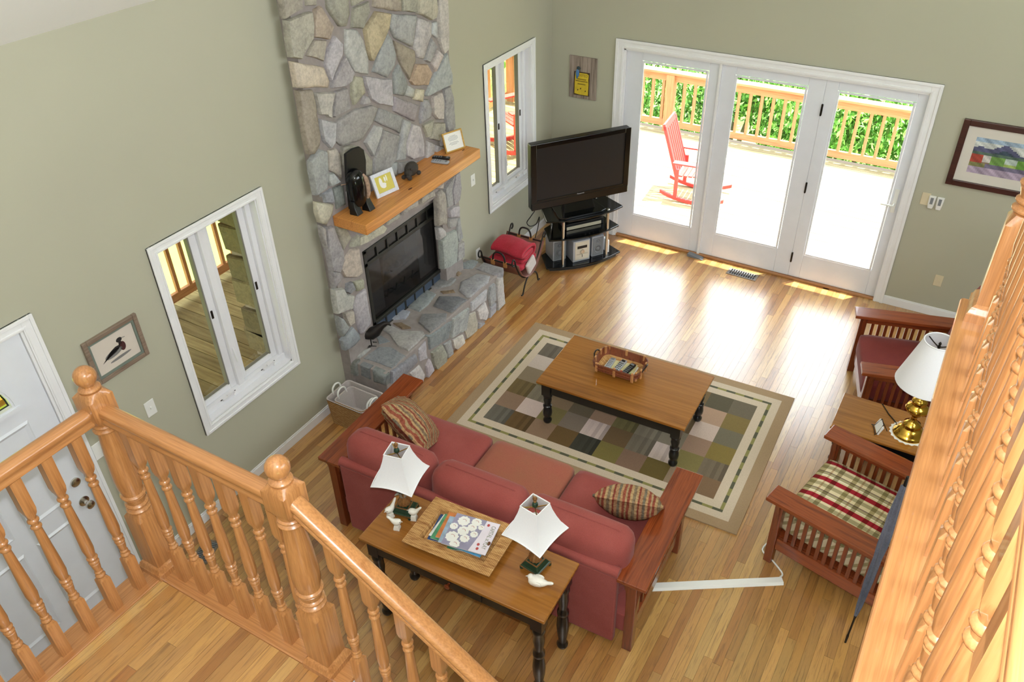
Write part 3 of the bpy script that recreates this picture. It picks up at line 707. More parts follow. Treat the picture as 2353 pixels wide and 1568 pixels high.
RH = [[(1270, 180), (1290, 110), (1400, 75), (1470, 100), (1400, 180)], ('k', [(1470, 160), (1520, 110), (1750, 175), (1740, 225), (1640, 260), (1430, 180)]), ('v', [(1170, 230), (1210, 205), (1280, 235), (1240, 265)]), ('d', [(880, 400), (1030, 270), (1220, 300), (1150, 370), (1000, 410)]),
 [(1260, 330), (1450, 235), (1600, 265), (1580, 330), (1380, 500), (1340, 510), (1240, 430)], ('v', [(1030, 435), (1190, 415), (1210, 450), (1070, 465)]), [(670, 620), (870, 410), (990, 470), (900, 590), (800, 665)], ('d', [(950, 600), (1020, 490), (1250, 495), (1350, 530), (1160, 680)]), [(450, 765), (580, 640), (700, 670), (640, 750)],
 ('d', [(790, 790), (830, 700), (1110, 690), (1100, 760), (920, 900)]), ('v', [(500, 800), (600, 790), (710, 850), (610, 862)]), ('k', [(380, 870), (470, 820), (600, 880), (850, 890), (870, 930), (680, 1110), (560, 1060), (470, 930)]), [(310, 950), (370, 930), (480, 1000), (350, 1030)], [(170, 1190), (340, 1060), (480, 1060), (650, 1160), (490, 1300)], ('k', [(20, 1170), (150, 1110), (260, 1080), (130, 1190)])]
stones(RH, 800, 580, 4.9, 'z', .40, base='h', proud=.034)
RF = [[(1680, 290), (1740, 270), (1765, 580), (1690, 660), (1670, 480)], [(1600, 390), (1650, 350), (1660, 540), (1600, 620), (1580, 480)], [(1390, 570), (1570, 415), (1560, 540), (1390, 670)], ('w', [(1460, 660), (1550, 560), (1590, 680), (1560, 770), (1480, 760)]), [(1610, 620), (1670, 570), (1670, 670), (1600, 750)], [(1470, 800), (1570, 790), (1540, 830), (1470, 890)],
 [(1180, 750), (1360, 630), (1330, 870), (1160, 970)], ('t', [(1370, 700), (1440, 670), (1470, 800), (1460, 900), (1350, 980), (1310, 880)]), ('h', [(910, 955), (1170, 775), (1130, 970), (920, 1100)]), ('w', [(1180, 990), (1300, 930), (1330, 1040), (1240, 1110), (1200, 1080)]), [(1080, 1040), (1160, 990), (1190, 1150), (1130, 1200)], ('t', [(940, 1130), (1060, 1040), (1110, 1150), (1110, 1250), (1000, 1330), (960, 1250)]),
 [(800, 1100), (880, 1000), (900, 1200), (810, 1240)], [(880, 1280), (920, 1200), (970, 1330), (900, 1420)], ('w', [(700, 1370), (810, 1270), (870, 1380), (850, 1480), (760, 1440)]), ('h', [(490, 1345), (760, 1150), (780, 1220), (640, 1390), (490, 1480)])]
stones(RF, 800, 580, 4.9, 'x', .452, proud=.034)
RL = [('d', [(10, 1240), (90, 1240), (110, 1400), (30, 1380)]), ('d', [(130, 1270), (240, 1310), (250, 1440), (140, 1390)]), ('d', [(270, 1320), (430, 1400), (430, 1500), (290, 1460)])]
stones(RL, 800, 580, 4.9, 'y', -3.625, sign=-1, proud=.03)
# mantel
m_ = MB(); m_.box(.10, -3.565, 1.632, .41, -2.03, 1.715, FM); mant = m_.build('mantel_shelf', MT['mantel'], fp, bevel=0.004); tag(mant, 'thick pine beam mantel shelf')
MT['knot'] = plain('dark_wood_knot', (96, 52, 24), 0.5)
for (y, x, r) in ((-2.93, .34, .016), (-2.12, .30, .012), (-2.55, .13, .012)):
    k_ = MB(); k_.lathe([(r, 1.7148), (r, 1.7156), (0, 1.7157)], 12, FM @ T((x, y, 0)) @ Matrix.Diagonal((.6, 1.6, 1, 1))); k_.build('wood_knot', MT['knot'], mant)
# firebox insert
MT['louver'] = plain('dark_olive_metal', (50, 50, 46), 0.45, 0.4); MT['louverblue'] = plain('blue_reflection_tint', (78, 92, 112), 0.3, 0.3)  # reflected blue is put into the lower louver colour
MT['fireclay'] = plain('sooty_firebrick', (84, 80, 80), 0.9, bump=0.3)
m_ = MB(); y0, y1 = FBY; z0, z1 = FBZ
m_.box(.0, y0, z0, .03, y0 + .035, z1, FM); m_.box(.0, y1 - .035, z0, .03, y1, z1, FM); m_.box(.0, y0, z1 - .03, .03, y1, z1, FM); m_.box(.0, y0, z1 - .15, .03, y1, z1 - .115, FM); m_.box(.0, y0, z0 + .085, .03, y1, z0 + .12, FM); m_.box(0, y0, z0 - .01, .03, y1, z0 + .004, FM)
ins = m_.build('insert_frame', MT['louver'], fp, bevel=0.003)
for i in range(7):
    a = y0 + .04 + i * (y1 - y0 - .08) / 7; b = a + (y1 - y0 - .08) / 7 - .016
    m_ = MB(); m_.box(.004, a, z1 - .113, .016, b, z1 - .032, FM); m_.build('louver_slot', MT['black'], ins)
    m_ = MB(); m_.box(.004, a, z0 + .004, .02, b, z0 + .082, FM); m_.build('lower_louver', MT['louverblue'], ins)
    m_ = MB(); m_.box(.004, b, z1 - .115, .028, b + .016, z1 - .03, FM); m_.build('louver_bar', MT['louver'], ins); m_ = MB(); m_.box(.004, b, z0 + .004, .028, b + .016, z0 + .085, FM); m_.build('louver_bar', MT['louver'], ins)
m_ = MB(); x0 = -.42
m_.box(x0 - .02, y0, z0, x0, y1, z1, FM); m_.box(x0, y0 - .01, z0, 0, y0 + .01, z1, FM); m_.box(x0, y1 - .01, z0, 0, y1 + .01, z1, FM); m_.box(x0, y0, z1 - .1, 0, y1, z1 - .08, FM); m_.box(x0, y0, z0 + .08, 0, y1, z0 + .1, FM)
m_.build('firebox', MT['fireclay'], fp)
m_ = MB(); m_.box(.008, y0 + .035, z0 + .12, .012, y1 - .035, z1 - .15, FM); m_.build('glass_front', MT['smokeglass'], fp)
MT['mesh'] = plain('grey_mesh_screen', (132, 128, 128), 0.6, .3)
for (a, b) in ((y1 - .30, y1 - .06), (y0 + .05, y0 + .24)):
    m_ = MB(); n = 25; fr_ = [(-.03 + .012 * (k % 2), a + (b - a) * k / (n - 1)) for k in range(n)]
    m_.add([(x, y, z) for z in (z0 + .13, z1 - .16) for x, y in fr_], [(k, k + 1, n + k + 1, n + k) for k in range(n - 1)], FM); m_.build('mesh_curtain', MT['mesh'], fp)
MT['log'] = plain('charred_log', (96, 82, 74), 0.95, var=.3, scale=20, bump=0.5)
for (a, b, r) in (((-.20, -3.05, .62), (-.15, -2.35, .60), .06), ((-.28, -3.0, .74), (-.22, -2.5, .70), .055), ((-.12, -2.95, .68), (-.3, -2.65, .82), .045), ((-.18, -2.6, .70), (-.26, -2.3, .62), .04)):
    m_ = MB(); A, B = Vector(a), Vector(b); m_.tube([A + (B - A) * t + Vector((R.uniform(-.01, .01), 0, R.uniform(-.012, .012))) for t in (0, .2, .4, .6, .8, 1)], [r * R.uniform(.85, 1.1) for _ in range(6)], 10, FM); m_.build('log', MT['log'], fp, smooth=50)
m_ = MB()
for i in range(6):
    y = -3.0 + i * .12; m_.tube([(-.32, y, .56), (-.08, y, .56), (-.06, y, .64)], .008, 6, FM)
m_.tube([(-.1, -3.05, .555), (-.1, -2.35, .555)], .009, 6, FM); m_.build('grate', MT['iron'], fp)

# ------------------------------------------------------------------ things on mantel and hearth
MZ = 1.715
tk = empty('turkey_carving', (.22, -3.40, MZ)); tag(tk, 'black carved bird figure with tall fan tail on mantel', 'figurine'); TO = T(-tk.location)
m_ = MB()
MF = T((.145, -3.33, MZ)) @ Matrix(((.0, .10, 1, 0), (1, 0, 0, 0), (0, 1, 0, 0), (0, 0, 0, 1)))
fan = [(-.095, 0), (.085, 0), (.105, .2), (.112, .32), (.095, .41), (.05, .45), (-.02, .462), (-.085, .455), (-.105, .452), (-.11, .25)]
m_.prism(fan, -.012, .012, TO @ MF); m_.build('tail_fan', plain('matt_black_wood', (16, 15, 15), .65), tk, bevel=.006)
m_ = MB(); prof = [(.0, .05), (.055, .055), (.066, .09), (.07, .16), (.072, .22), (.066, .27), (.05, .305), (.026, .325), (0, .33)]
m_.lathe(prof, 20, Matrix.Diagonal((1, 1, 1, 1))); b_ = m_.build('body', MT['blackgloss'], tk, smooth=60)
MT['wattle'] = plain('pinkish_carved_wood', (168, 140, 120), 0.8, var=.3, scale=60, bump=.5)
m_ = MB(); m_.tube([(.045, .035, .285), (.062, .045, .25), (.068, .05, .19), (.066, .05, .13), (.055, .045, .095)], [.012, .018, .017, .016, .01], 10); m_.build('wattle', MT['wattle'], tk, smooth=60)
for (x, y) in ((.01, -.055), (.045, .045)):
    m_ = MB(); m_.loft([[(x - .03, y - .035, 0), (x + .045, y - .03, 0), (x + .045, y + .035, 0), (x - .03, y + .03, 0)], [(x - .03, y - .028, .05), (x + .02, y - .028, .06), (x + .02, y + .028, .06), (x - .03, y + .028, .05)], [(x - .03, y - .02, .10), (x + .01, y - .02, .10), (x + .01, y + .02, .10), (x - .03, y + .02, .10)]]); m_.build('foot', MT['black'], tk, bevel=.005)
m_ = MB(); m_.tube([(-.05, -.03, .215), (-.055, -.07, .225), (-.05, -.10, .235)], .004, 6); m_.build('wire', MT['wattle'], tk)

def frame_stand(name, label, c, wd, ht, yaw, lean, fw, fm, matm, loc):
    r_ = empty(name, loc, yaw); tag(r_, label, c)
    L = RX(-lean)
    m_ = MB()
    for a in ((-wd / 2, 0, -wd / 2 + fw, ht), (wd / 2 - fw, 0, wd / 2, ht), (-wd / 2 + fw, 0, wd / 2 - fw, fw), (-wd / 2 + fw, ht - fw, wd / 2 - fw, ht)): m_.box(a[0], -.008, a[1], a[2], .008, a[3], L)
    m_.build('frame', fm, r_, bevel=.002)
    m_ = MB(); m_.box(-wd / 2 + fw * .9, -.001, fw * .9, wd / 2 - fw * .9, .004, ht - fw * .9, L); m_.build('print', matm, r_)
    m_ = MB(); m_.box(-.02, .008, .0, .02, .012, ht * .85, L @ T((0, .0, 0)) @ RX(0)); m_.tube([(0, math.sin(lean) * ht * .7 + .012, math.cos(lean) * ht * .7), (0, ht * .62, .002)], .004); m_.build('easel_back', MT['black'], r_)
    return r_, L
MT['goldwood'] = wood('gold_frame_wood', (200, 160, 80), (170, 128, 55), 'x', 0.35)
MT['yellowprint'] = plain('yellow_print', (206, 192, 92), 0.4, var=.05)
MT['frost'] = plain('pale_lilac_frame', (214, 216, 226), 0.3, var=.08, scale=60)
fa, L = frame_stand('picture_frame', 'pale silver frame with yellow print standing on mantel', 'picture frame', .215, .18, math.radians(78), .35, .028, MT['frost'], MT['yellowprint'], (.245, -3.085, MZ))
for (x, z, sx, sz) in ((-.03, .10, .016, .04), (-.015, .08, .03, .015), (.012, .115, .008, .02), (.03, .12, .006, .025), (-.01, .065, .02, .012)):
    m_ = MB(); m_.sphere((x, -.0015, z), 1, 10, 6, L, (sx, .0012, sz)); m_.build('glare_mark', MT['paper'], fa)  # white blobs painted in for glare on the frame
fb, L = frame_stand('picture_frame', 'gold wooden frame with white typed note standing on mantel', 'picture frame', .20, .165, math.radians(70), .30, .012, MT['goldwood'], MT['paper'], (.25, -2.16, MZ))
MT['inkgrey'] = plain('grey_ink', (170, 170, 172), 0.8)
for i in range(9):
    w = (.03, .045, .05, .05, .04, 0, .04, .05, .03)[i]
    if w: m_ = MB(); m_.box(-w, -.0022, .125 - i * .009, w, -.0008, .1285 - i * .009, L); m_.build('text_line', MT['inkgrey'], fb)
# bear figurine
MT['bear'] = plain('dark_bear_resin', (52, 46, 42), 0.6, var=.3, scale=50, bump=.6)
be = empty('bear_figurine', (.215, -2.75, MZ)); tag(be, 'small dark crouching bear figurine on the mantel', 'figurine')
m_ = MB(); m_.sphere((.0, .015, .062), 1, 16, 10, None, (.048, .068, .058)); m_.sphere((.015, -.045, .05), 1, 14, 9, None, (.036, .036, .036)); m_.sphere((.03, -.07, .035), 1, 12, 8, None, (.02, .022, .018)); m_.build('body', MT['bear'], be, smooth=60)
for (x, y) in ((.035, -.06), (-.02, -.065), (.035, .06), (-.03, .06)):
    m_ = MB(); m_.sphere((x, y, .018), 1, 10, 7, None, (.018, .022, .0182)); m_.build('paw', MT['bear'], be, smooth=60)
for x in (-.008, .038):
    m_ = MB(); m_.sphere((x, -.035, .085), .010); m_.build('ear', MT['bear'], be, smooth=60)
# remotes on mantel
def remote(name, label, loc, rz, l, w, h, mat_, pad, group=None, rows=5, rx=0):
    r_ = empty(name, loc, rz); r_.rotation_euler = (rx, 0, rz); tag(r_, label, 'remote', group)
    vs, fs = rbox(w, l, h, min(h * .45, .01), 5); MB().add(vs, fs, T((0, 0, h / 2))).build('body', mat_, r_, smooth=50)
    for i in range(rows):
        for j in range(3):
            m_ = MB(); m_.cb(((j - 1) * w * .27, -l * .36 + i * l * .13, h + .0008), (w * .17, l * .05, .002)); m_.build('button', pad, r_)
    m_ = MB(); m_.cb((0, l * .36, h + .0005), (w * .6, l * .12, .0016)); m_.build('display', pad, r_)
    return r_
remote('remote_control', 'lilac grey remote handset lying on the mantel', (.275, -2.425, MZ), math.radians(-78), .15, .055, .022, MT['silver'], MT['grey'], rows=4)
remote('remote_control', 'slim black remote handset on mantel beside the lilac one', (.235, -2.355, MZ), math.radians(-72), .15, .045, .02, MT['black'], MT['grey'], rows=4)
# metal hen on hearth
hz = .409
hn = empty('metal_bird', (.115, -3.36, hz)); hn.rotation_euler = (0, 0, math.radians(35)); tag(hn, 'black metal hen figure standing on stone hearth', 'figurine')
m_ = MB(); path = [(-.085, 0, .155), (-.06, 0, .12), (-.03, 0, .105), (.0, 0, .115), (.04, 0, .14), (.08, 0, .185), (.12, 0, .215), (.15, 0, .215), (.17, 0, .195)]
m_.tube([(-.10, 0, .268), (-.108, 0, .255), (-.105, 0, .215), (-.085, 0, .155), (-.045, 0, .118), (.0, 0, .118), (.04, 0, .14), (.08, 0, .18), (.12, 0, .21), (.15, 0, .21), (.168, 0, .185)], [.008, .019, .022, .034, .05, .055, .048, .032, .022, .014, .006], 12)
m_.build('body', MT['iron'], hn, smooth=60)
m_ = MB(); m_.tube([(-.12, 0, .255), (-.15, 0, .242)], [.008, .002], 8); m_.build('beak', MT['iron'], hn)
for s in (-1, 1):
    m_ = MB(); x0, y0 = -.01, s * .028; m_.tube([(x0, y0, .08), (x0, y0, .008)], .006, 8)
    for a in (150, 180, 210, 0): m_.tube([(x0, y0, .009), (x0 + .04 * math.cos(math.radians(a)), y0 + .04 * math.sin(math.radians(a)), .004)], [.005, .003], 6)
    m_.build('leg', MT['iron'], hn)
# ------------------------------------------------------------------ rug
rg = MB(); RW, RH = 2.437, 1.65; rcx, rcy, ra = 2.117, -2.706, 0.0296
BC = dict(edge=(164, 138, 108), beige=(204, 186, 164), dash1=(92, 92, 74), dash2=(140, 134, 84))
def band(i0, i1, col, zt):
    for (a, b, c, d) in ((-RW / 2 + i0, -RH / 2 + i0, RW / 2 - i0, -RH / 2 + i1), (-RW / 2 + i0, RH / 2 - i1, RW / 2 - i0, RH / 2 - i0), (-RW / 2 + i0, -RH / 2 + i1, -RW / 2 + i1, RH / 2 - i1), (RW / 2 - i1, -RH / 2 + i1, RW / 2 - i0, RH / 2 - i1)):
        if callable(col):
            n = max(1, int(max(c - a, d - b) / .075))
            for k in range(n):
                if c - a > d - b: rg.add([(a + (c - a) * k / n, b, zt), (a + (c - a) * (k + 1) / n, b, zt), (a + (c - a) * (k + 1) / n, d, zt), (a + (c - a) * k / n, d, zt)], [(0, 1, 2, 3)], None, col(k))
                else: rg.add([(a, b + (d - b) * k / n, zt), (c, b + (d - b) * k / n, zt), (c, b + (d - b) * (k + 1) / n, zt), (a, b + (d - b) * (k + 1) / n, zt)], [(0, 1, 2, 3)], None, col(k))
        else: rg.add([(a, b, zt), (c, b, zt), (c, d, zt), (a, d, zt)], [(0, 1, 2, 3)], None, col)
zt = .010
band(0, .085, BC['edge'], zt); band(.085, .15, BC['beige'], zt); band(.15, .175, lambda k: BC['dash1'] if k % 2 else BC['dash2'], zt); band(.175, .245, BC['beige'], zt)
NX, NY = 10, 6; fw, fh = RW - .49, RH - .49
pal = [(140, 122, 92), (122, 104, 72), (128, 122, 100), (112, 106, 66), (158, 138, 114), (104, 96, 74), (146, 130, 104)]
grid = {(i, j): R.choice(pal) for i in range(NX) for j in range(NY)}
Ri = random.Random(3)
known = [((390, 610), (108, 106, 92)), ((600, 570), (204, 190, 174)), ((540, 660), (104, 84, 52)), ((650, 700), (140, 118, 92)), ((830, 760), (106, 86, 52)), ((1020, 710), (202, 188, 172)), ((950, 810), (66, 66, 54)), ((1100, 850), (120, 112, 62)), ((1230, 910), (128, 106, 84)), ((1470, 870), (198, 186, 168)), ((1400, 980), (104, 92, 50)), ((1640, 920), (128, 120, 72)), ((1740, 720), (200, 184, 164)), ((1680, 830), (152, 128, 104)), ((1800, 620), (176, 150, 122)), ((1840, 520), (96, 92, 72)), ((1950, 660), (130, 116, 70)), ((1890, 770), (116, 112, 90)), ((1840, 880), (132, 118, 64)), ((1790, 970), (120, 110, 88)), ((1730, 1080), (128, 106, 78)), ((690, 270), (168, 148, 112)), ((760, 200), (112, 106, 90)), ((620, 360), (138, 126, 100)), ((530, 440), (116, 102, 66)), ((450, 530), (142, 120, 96)), ((740, 300), (196, 186, 168)), ((860, 650), (126, 116, 98)), ((1170, 760), (108, 90, 60)), ((1310, 810), (118, 112, 92)), ((740, 620), (126, 118, 74)), ((1020, 620), (150, 126, 100)), ((2000, 580), (112, 106, 86))]
for (a, b), c in known:
    p = on(980 + a / 2.674, 720 + b / 2.674, 'z', .01); dx, dy = p.x - rcx, p.y - rcy
    u = dx * math.cos(ra) + dy * math.sin(ra); v = -dx * math.sin(ra) + dy * math.cos(ra)
    i = int((u + fw / 2) / fw * NX); j = int((v + fh / 2) / fh * NY)
    if 0 <= i < NX and 0 <= j < NY: grid[(i, j)] = c
for (i, j), c in grid.items():
    x0 = -fw / 2 + fw * i / NX; x1 = x0 + fw / NX; y0 = -fh / 2 + fh * j / NY; y1 = y0 + fh / NY
    n = 6 if Ri.random() < .4 else 1
    for k in range(n):
        kk = 1 if n == 1 else (1 - .22 * (k % 2) * (k / n))
        rg.add([(x0 + (x1 - x0) * k / n, y0, zt), (x0 + (x1 - x0) * (k + 1) / n, y0, zt), (x0 + (x1 - x0) * (k + 1) / n, y1, zt), (x0 + (x1 - x0) * k / n, y1, zt)], [(0, 1, 2, 3)], None, (c[0] * kk, c[1] * kk * .965, c[2] * kk))
e = BC['edge']
rg.add([(-RW / 2, -RH / 2, 0.0), (RW / 2, -RH / 2, 0.0), (RW / 2, RH / 2, 0.0), (-RW / 2, RH / 2, 0.0), (-RW / 2, -RH / 2, zt), (RW / 2, -RH / 2, zt), (RW / 2, RH / 2, zt), (-RW / 2, RH / 2, zt)], [(0, 1, 5, 4), (1, 2, 6, 5), (2, 3, 7, 6), (3, 0, 4, 7), (3, 2, 1, 0)], None, e)
MT['rug'] = attr_mat('woven_rug', 0.95, 0.35, 260, 0.1)
ro = rg.build('area_rug', MT['rug'], None, (rcx, rcy, 0.0005), ra); tag(ro, 'brown and beige patchwork rug with striped border under coffee table', 'rug')

# ------------------------------------------------------------------ coffee table, console table
def turned_leg(mb, x, y, h, sqh, r, M=None):
    mb.box(x - r, y - r, h - sqh, x + r, y + r, h)
    z = h - sqh
    p = [(r * .8, 0), (r * .95, .012), (r * 1.0, .028), (r * .7, .045), (r * .62, .055), (r * .98, z * .25), (r * 1.08, z * .36), (r * .95, z * .47), (r * .72, z * .53), (r * 1.0, z * .56), (r * 1.0, z * .60), (r * .72, z * .635), (r * .7, z * .66), (r * .95, z * .80), (r * .85, z * .9), (r * 1.05, z * .93), (r * 1.05, z * .97), (r * .85, z)]
    mb.lathe(p, 18, T((x, y, 0)))
ct = empty('coffee_table', (2.172, -2.795, 0.0105), 0.03); tag(ct, 'low coffee table with golden wood top and black turned legs', 'table')
m_ = MB(); m_.box(-.608, -.348, .413, .608, .348, .438); m_.build('table_top', MT['top'], ct, bevel=.006)
m_ = MB(); m_.box(-.53, -.31, .31, .53, -.285, .413); m_.box(-.53, .285, .31, .53, .31, .413); m_.box(-.565, -.28, .31, -.54, .28, .413); m_.box(.54, -.28, .31, .565, .28, .413); m_.build('apron', MT['blackpaint'], ct, bevel=.003)
for sx in (-1, 1):
    for sy in (-1, 1):
        m_ = MB(); turned_leg(m_, sx * .535, sy * .288, .413, .12, .036); m_.build('leg', MT['blackpaint'], ct, smooth=40)
cs = empty('console_table', (2.168, -5.03, 0), 0.029); tag(cs, 'narrow console table with golden wood top and black legs behind sofa', 'table')
m_ = MB(); m_.box(-.615, -.22, .727, .615, .22, .752); m_.build('table_top', MT['top'], cs, bevel=.006)
m_ = MB(); m_.box(-.545, -.19, .62, .545, -.17, .727); m_.box(-.545, .17, .62, .545, .19, .727); m_.box(-.58, -.16, .62, -.56, .16, .727); m_.box(.56, -.16, .62, .58, .16, .727); m_.build('apron', MT['blackpaint'], cs, bevel=.003)
m_ = MB(); m_.box(-.21, -.198, .632, .21, -.189, .718); dw = m_.build('drawer', MT['blackpaint'], cs, bevel=.003)
m_ = MB(); m_.lathe([(.008, 0), (.008, .012), (.017, .02), (.018, .028), (.01, .034), (0, .035)], 16, T((0, -.198, .675)) @ RX(math.pi / 2)); m_.build('drawer_knob', MT['cherryz'], dw, smooth=50)
for sx in (-1, 1):
    for sy in (-1, 1):
        m_ = MB(); turned_leg(m_, sx * .548, sy * .155, .727, .14, .036); m_.build('leg', MT['blackpaint'], cs, smooth=40)
        m_ = MB(); m_.lathe([(.026, 0), (.026, .006)], 14, T((sx * .548, sy * .155, -.0005))); m_.build('glide', MT['white'], cs)

# ------------------------------------------------------------------ sofa
sf = empty('sofa', (1.965, -4.245, 0), 0.036); tag(sf, 'three seat rose velvet sofa with slatted cherry wood arms', 'sofa')
def slat_arm(parent, xc, y0, y1, ztop, w, posts, slats, legw=.06, low=.13, mats=('cherryx', 'cherryy', 'cherryz')):
    m_ = MB(); m_.box(xc - w / 2, y0, ztop - .028, xc + w / 2, y1, ztop); m_.build('arm_board', MT[mats[1]], parent, bevel=.005)
    for py in posts:
        m_ = MB(); m_.box(xc - legw / 2, py - legw / 2, 0, xc + legw / 2, py + legw / 2, ztop - .028); m_.build('leg', MT[mats[2]], parent, bevel=.004)
        for sx in (-1, 1):
            m_ = MB(); x0 = xc + sx * legw / 2
            m_.loft([[(x0, py - .012, ztop - .028), (x0 + sx * (w / 2 - legw / 2 - .015), py - .012, ztop - .028), (x0 + sx * .012, py - .012, ztop - .12), (x0, py - .012, ztop - .28)], [(x0, py + .012, ztop - .028), (x0 + sx * (w / 2 - legw / 2 - .015), py + .012, ztop - .028), (x0 + sx * .012, py + .012, ztop - .12), (x0, py + .012, ztop - .28)]])
            m_.build('corbel', MT[mats[2]], parent)
    a, b = posts[0] + legw / 2, posts[1] - legw / 2
    m_ = MB(); m_.box(xc - .014, a, ztop - .1, xc + .014, b, ztop - .028); m_.build('upper_rail', MT[mats[1]], parent, bevel=.003)
    m_ = MB(); m_.box(xc - .014, a, low, xc + .014, b, low + .10); m_.build('lower_rail', MT[mats[1]], parent, bevel=.003)
    for k in range(slats):
        yy = a + (b - a) * (k + 1) / (slats + 1); m_ = MB(); m_.box(xc - .008, yy - .012, low + .10, xc + .008, yy + .012, ztop - .1); m_.build('slat', MT[mats[2]], parent)
for sx in (-1, 1): slat_arm(sf, sx * 1.082, -.51, .505, .652, .18, (-.46, .385), 9)
m_ = MB(); m_.box(-1.06, -.45, .11, 1.06, .40, .27); m_.build('seat_frame', MT['rose'], sf, bevel=.01)
m_ = MB(); m_.box(-1.05, .385, .13, 1.05, .412, .25); m_.build('front_rail', MT['cherryx'], sf, bevel=.003)
m_ = MB(); m_.box(-.995, -.505, .045, .995, -.455, .655); bp = m_.build('back_panel', MT['rose'], sf, bevel=.012)
m_ = MB(); m_.tube([(-.995, -.475, .665), (-.5, -.475, .672), (0, -.475, .672), (.5, -.475, .672), (.995, -.475, .665)], .034, 14); m_.build('back_roll', MT['rose'], sf, smooth=60)
for i, xc in enumerate((-.655, 0, .655)):
    vs, fs = rbox(.648, .78, .17, .055, 9, .018); MB().add(vs, fs, T((xc, .03, .355))).build('seat_cushion', MT['rosefaded'] if i == 1 else MT['rose'], sf, smooth=70)
    m_ = MB(); e = .647 / 2 - .03
    bw = (.66, .655, .70)[i]; bx = (-.67, .0, .665)[i]
    vs, fs = rbox(bw, .42, .235, .095, 9, .02); Mb = T((bx, -.345, .635)) @ RX(math.radians(98 - 12))
    bc = MB().add(vs, fs, Mb).build('back_cushion', MT['rose'], sf, smooth=70)
    pp = []
    h = bw / 2 - .012; ye = .21 + .004
    m_ = MB(); m_.tube([Mb @ Vector(q) for q in [(-h, .1, -.0), (-h + .03, .185, 0), (-h + .08, ye - .003, 0), (0, ye - .001, 0), (h - .08, ye - .003, 0), (h - .03, .185, 0), (h, .1, 0)]], .005, 6); m_.build('piping', MT['rose'], bc)
# throw pillows
def tapestry(name, ang):
    t = NT(name); v = t.coord((1, 1, 1), 'Object'); sp = t.n('ShaderNodeSeparateXYZ'); t.l(v, sp.inputs[0])
    n = t.noise(v, 9 if not ang else 20, 2); xx = t.math('ADD', sp.outputs['X' if ang else 'Y'], t.math('MULTIPLY', n, .05 if not ang else .012))
    fr = t.math('FRACT', t.math('MULTIPLY', xx, 6.5))
    c = t.ramp(fr, [(0.0, (140, 76, 62)), (.1, (178, 150, 112)), (.2, (132, 116, 96)), (.32, (180, 154, 116)), (.42, (136, 72, 60)), (.5, (170, 134, 102)), (.62, (120, 112, 98)), (.72, (182, 148, 110)), (.82, (148, 84, 68)), (.92, (166, 142, 108))], 'CONSTANT')
    g = t.noise(t.coord((60, 60, 60)), 1, 2); c = t.mix(c, t.ramp(g, [(.4, (190, 160, 145)), (.55, (255, 250, 240))]), .6, 'MULTIPLY')
    t.bump(g, .2, .003); return t.done(c, .95, 0, .1)
MT['tap1'] = tapestry('paisley_tapestry', 0); MT['tap2'] = tapestry('striped_tapestry', 1)
def pillow(label, loc, rot, m, s=.44, name='throw_pillow'):
    vs, fs = rbox(s, s, .16, .05, 10, .03, .82); o = MB().add(vs, fs).build(name, m, None, loc, 0, smooth=80)
    o.rotation_euler = rot; tag(o, label, 'pillow'); 
    h = s / 2 - .006; q = [(-h, -h, 0), (0, -h, 0), (h, -h, 0), (h, 0, 0), (h, h, 0), (0, h, 0), (-h, h, 0), (-h, 0, 0)]
    return o
n_ = Vector((.45, .55, .6)).normalized(); h_ = Vector((.82, -.05, -.57)).normalized(); w_ = n_.cross(h_); pm_ = on(926, 985, 'z', .745)
pillow('paisley tapestry throw pillow propped against sofa arm by wicker basket', pm_ + w_ * .2, Matrix((h_, w_, n_)).transposed().to_euler(), MT['tap1'], .44)
pillow('striped tapestry throw pillow propped in sofa corner by power strip', (2.79, -4.12, .625), Euler((math.radians(132), 0, math.radians(16))), MT['tap2'], .44)

# ------------------------------------------------------------------ mission armchairs
def plaid(name):
    t = NT(name); v = t.coord((1, 1, 1), 'Object'); sp = t.n('ShaderNodeSeparateXYZ'); t.l(v, sp.inputs[0])
    def st(o, f, stops): return t.ramp(t.math('FRACT', t.math('MULTIPLY', o, f)), stops, 'CONSTANT')
    cr, ol, rd_, wh, dk = (222, 206, 168), (170, 158, 122), (158, 40, 50), (236, 228, 208), (128, 108, 96)
    a = st(t.math('ADD', sp.outputs['X'], 5.0), 5.4, [(0, cr), (.16, ol), (.34, cr), (.46, rd_), (.68, cr), (.78, wh), (.82, ol), (.95, dk)])
    b = st(t.math('ADD', sp.outputs['Y'], t.math('ADD', sp.outputs['Z'], 5.0)), 5.0, [(0, (255, 255, 255)), (.2, (176, 172, 156)), (.36, (255, 255, 255)), (.5, (220, 200, 190)), (.56, (255, 255, 255)), (.70, (190, 186, 160)), (.86, (255, 255, 255))])
    c = t.mix(a, b, .9, 'MULTIPLY'); n = t.noise(t.coord((300, 300, 300)), 1, 2); c = t.mix(c, t.ramp(n, [(.3, (190, 190, 190)), (.7, (255, 255, 255))]), .4, 'MULTIPLY')
    return t.done(c, .95, 0, .1)
MT['plaid'] = plaid('red_cream_plaid')
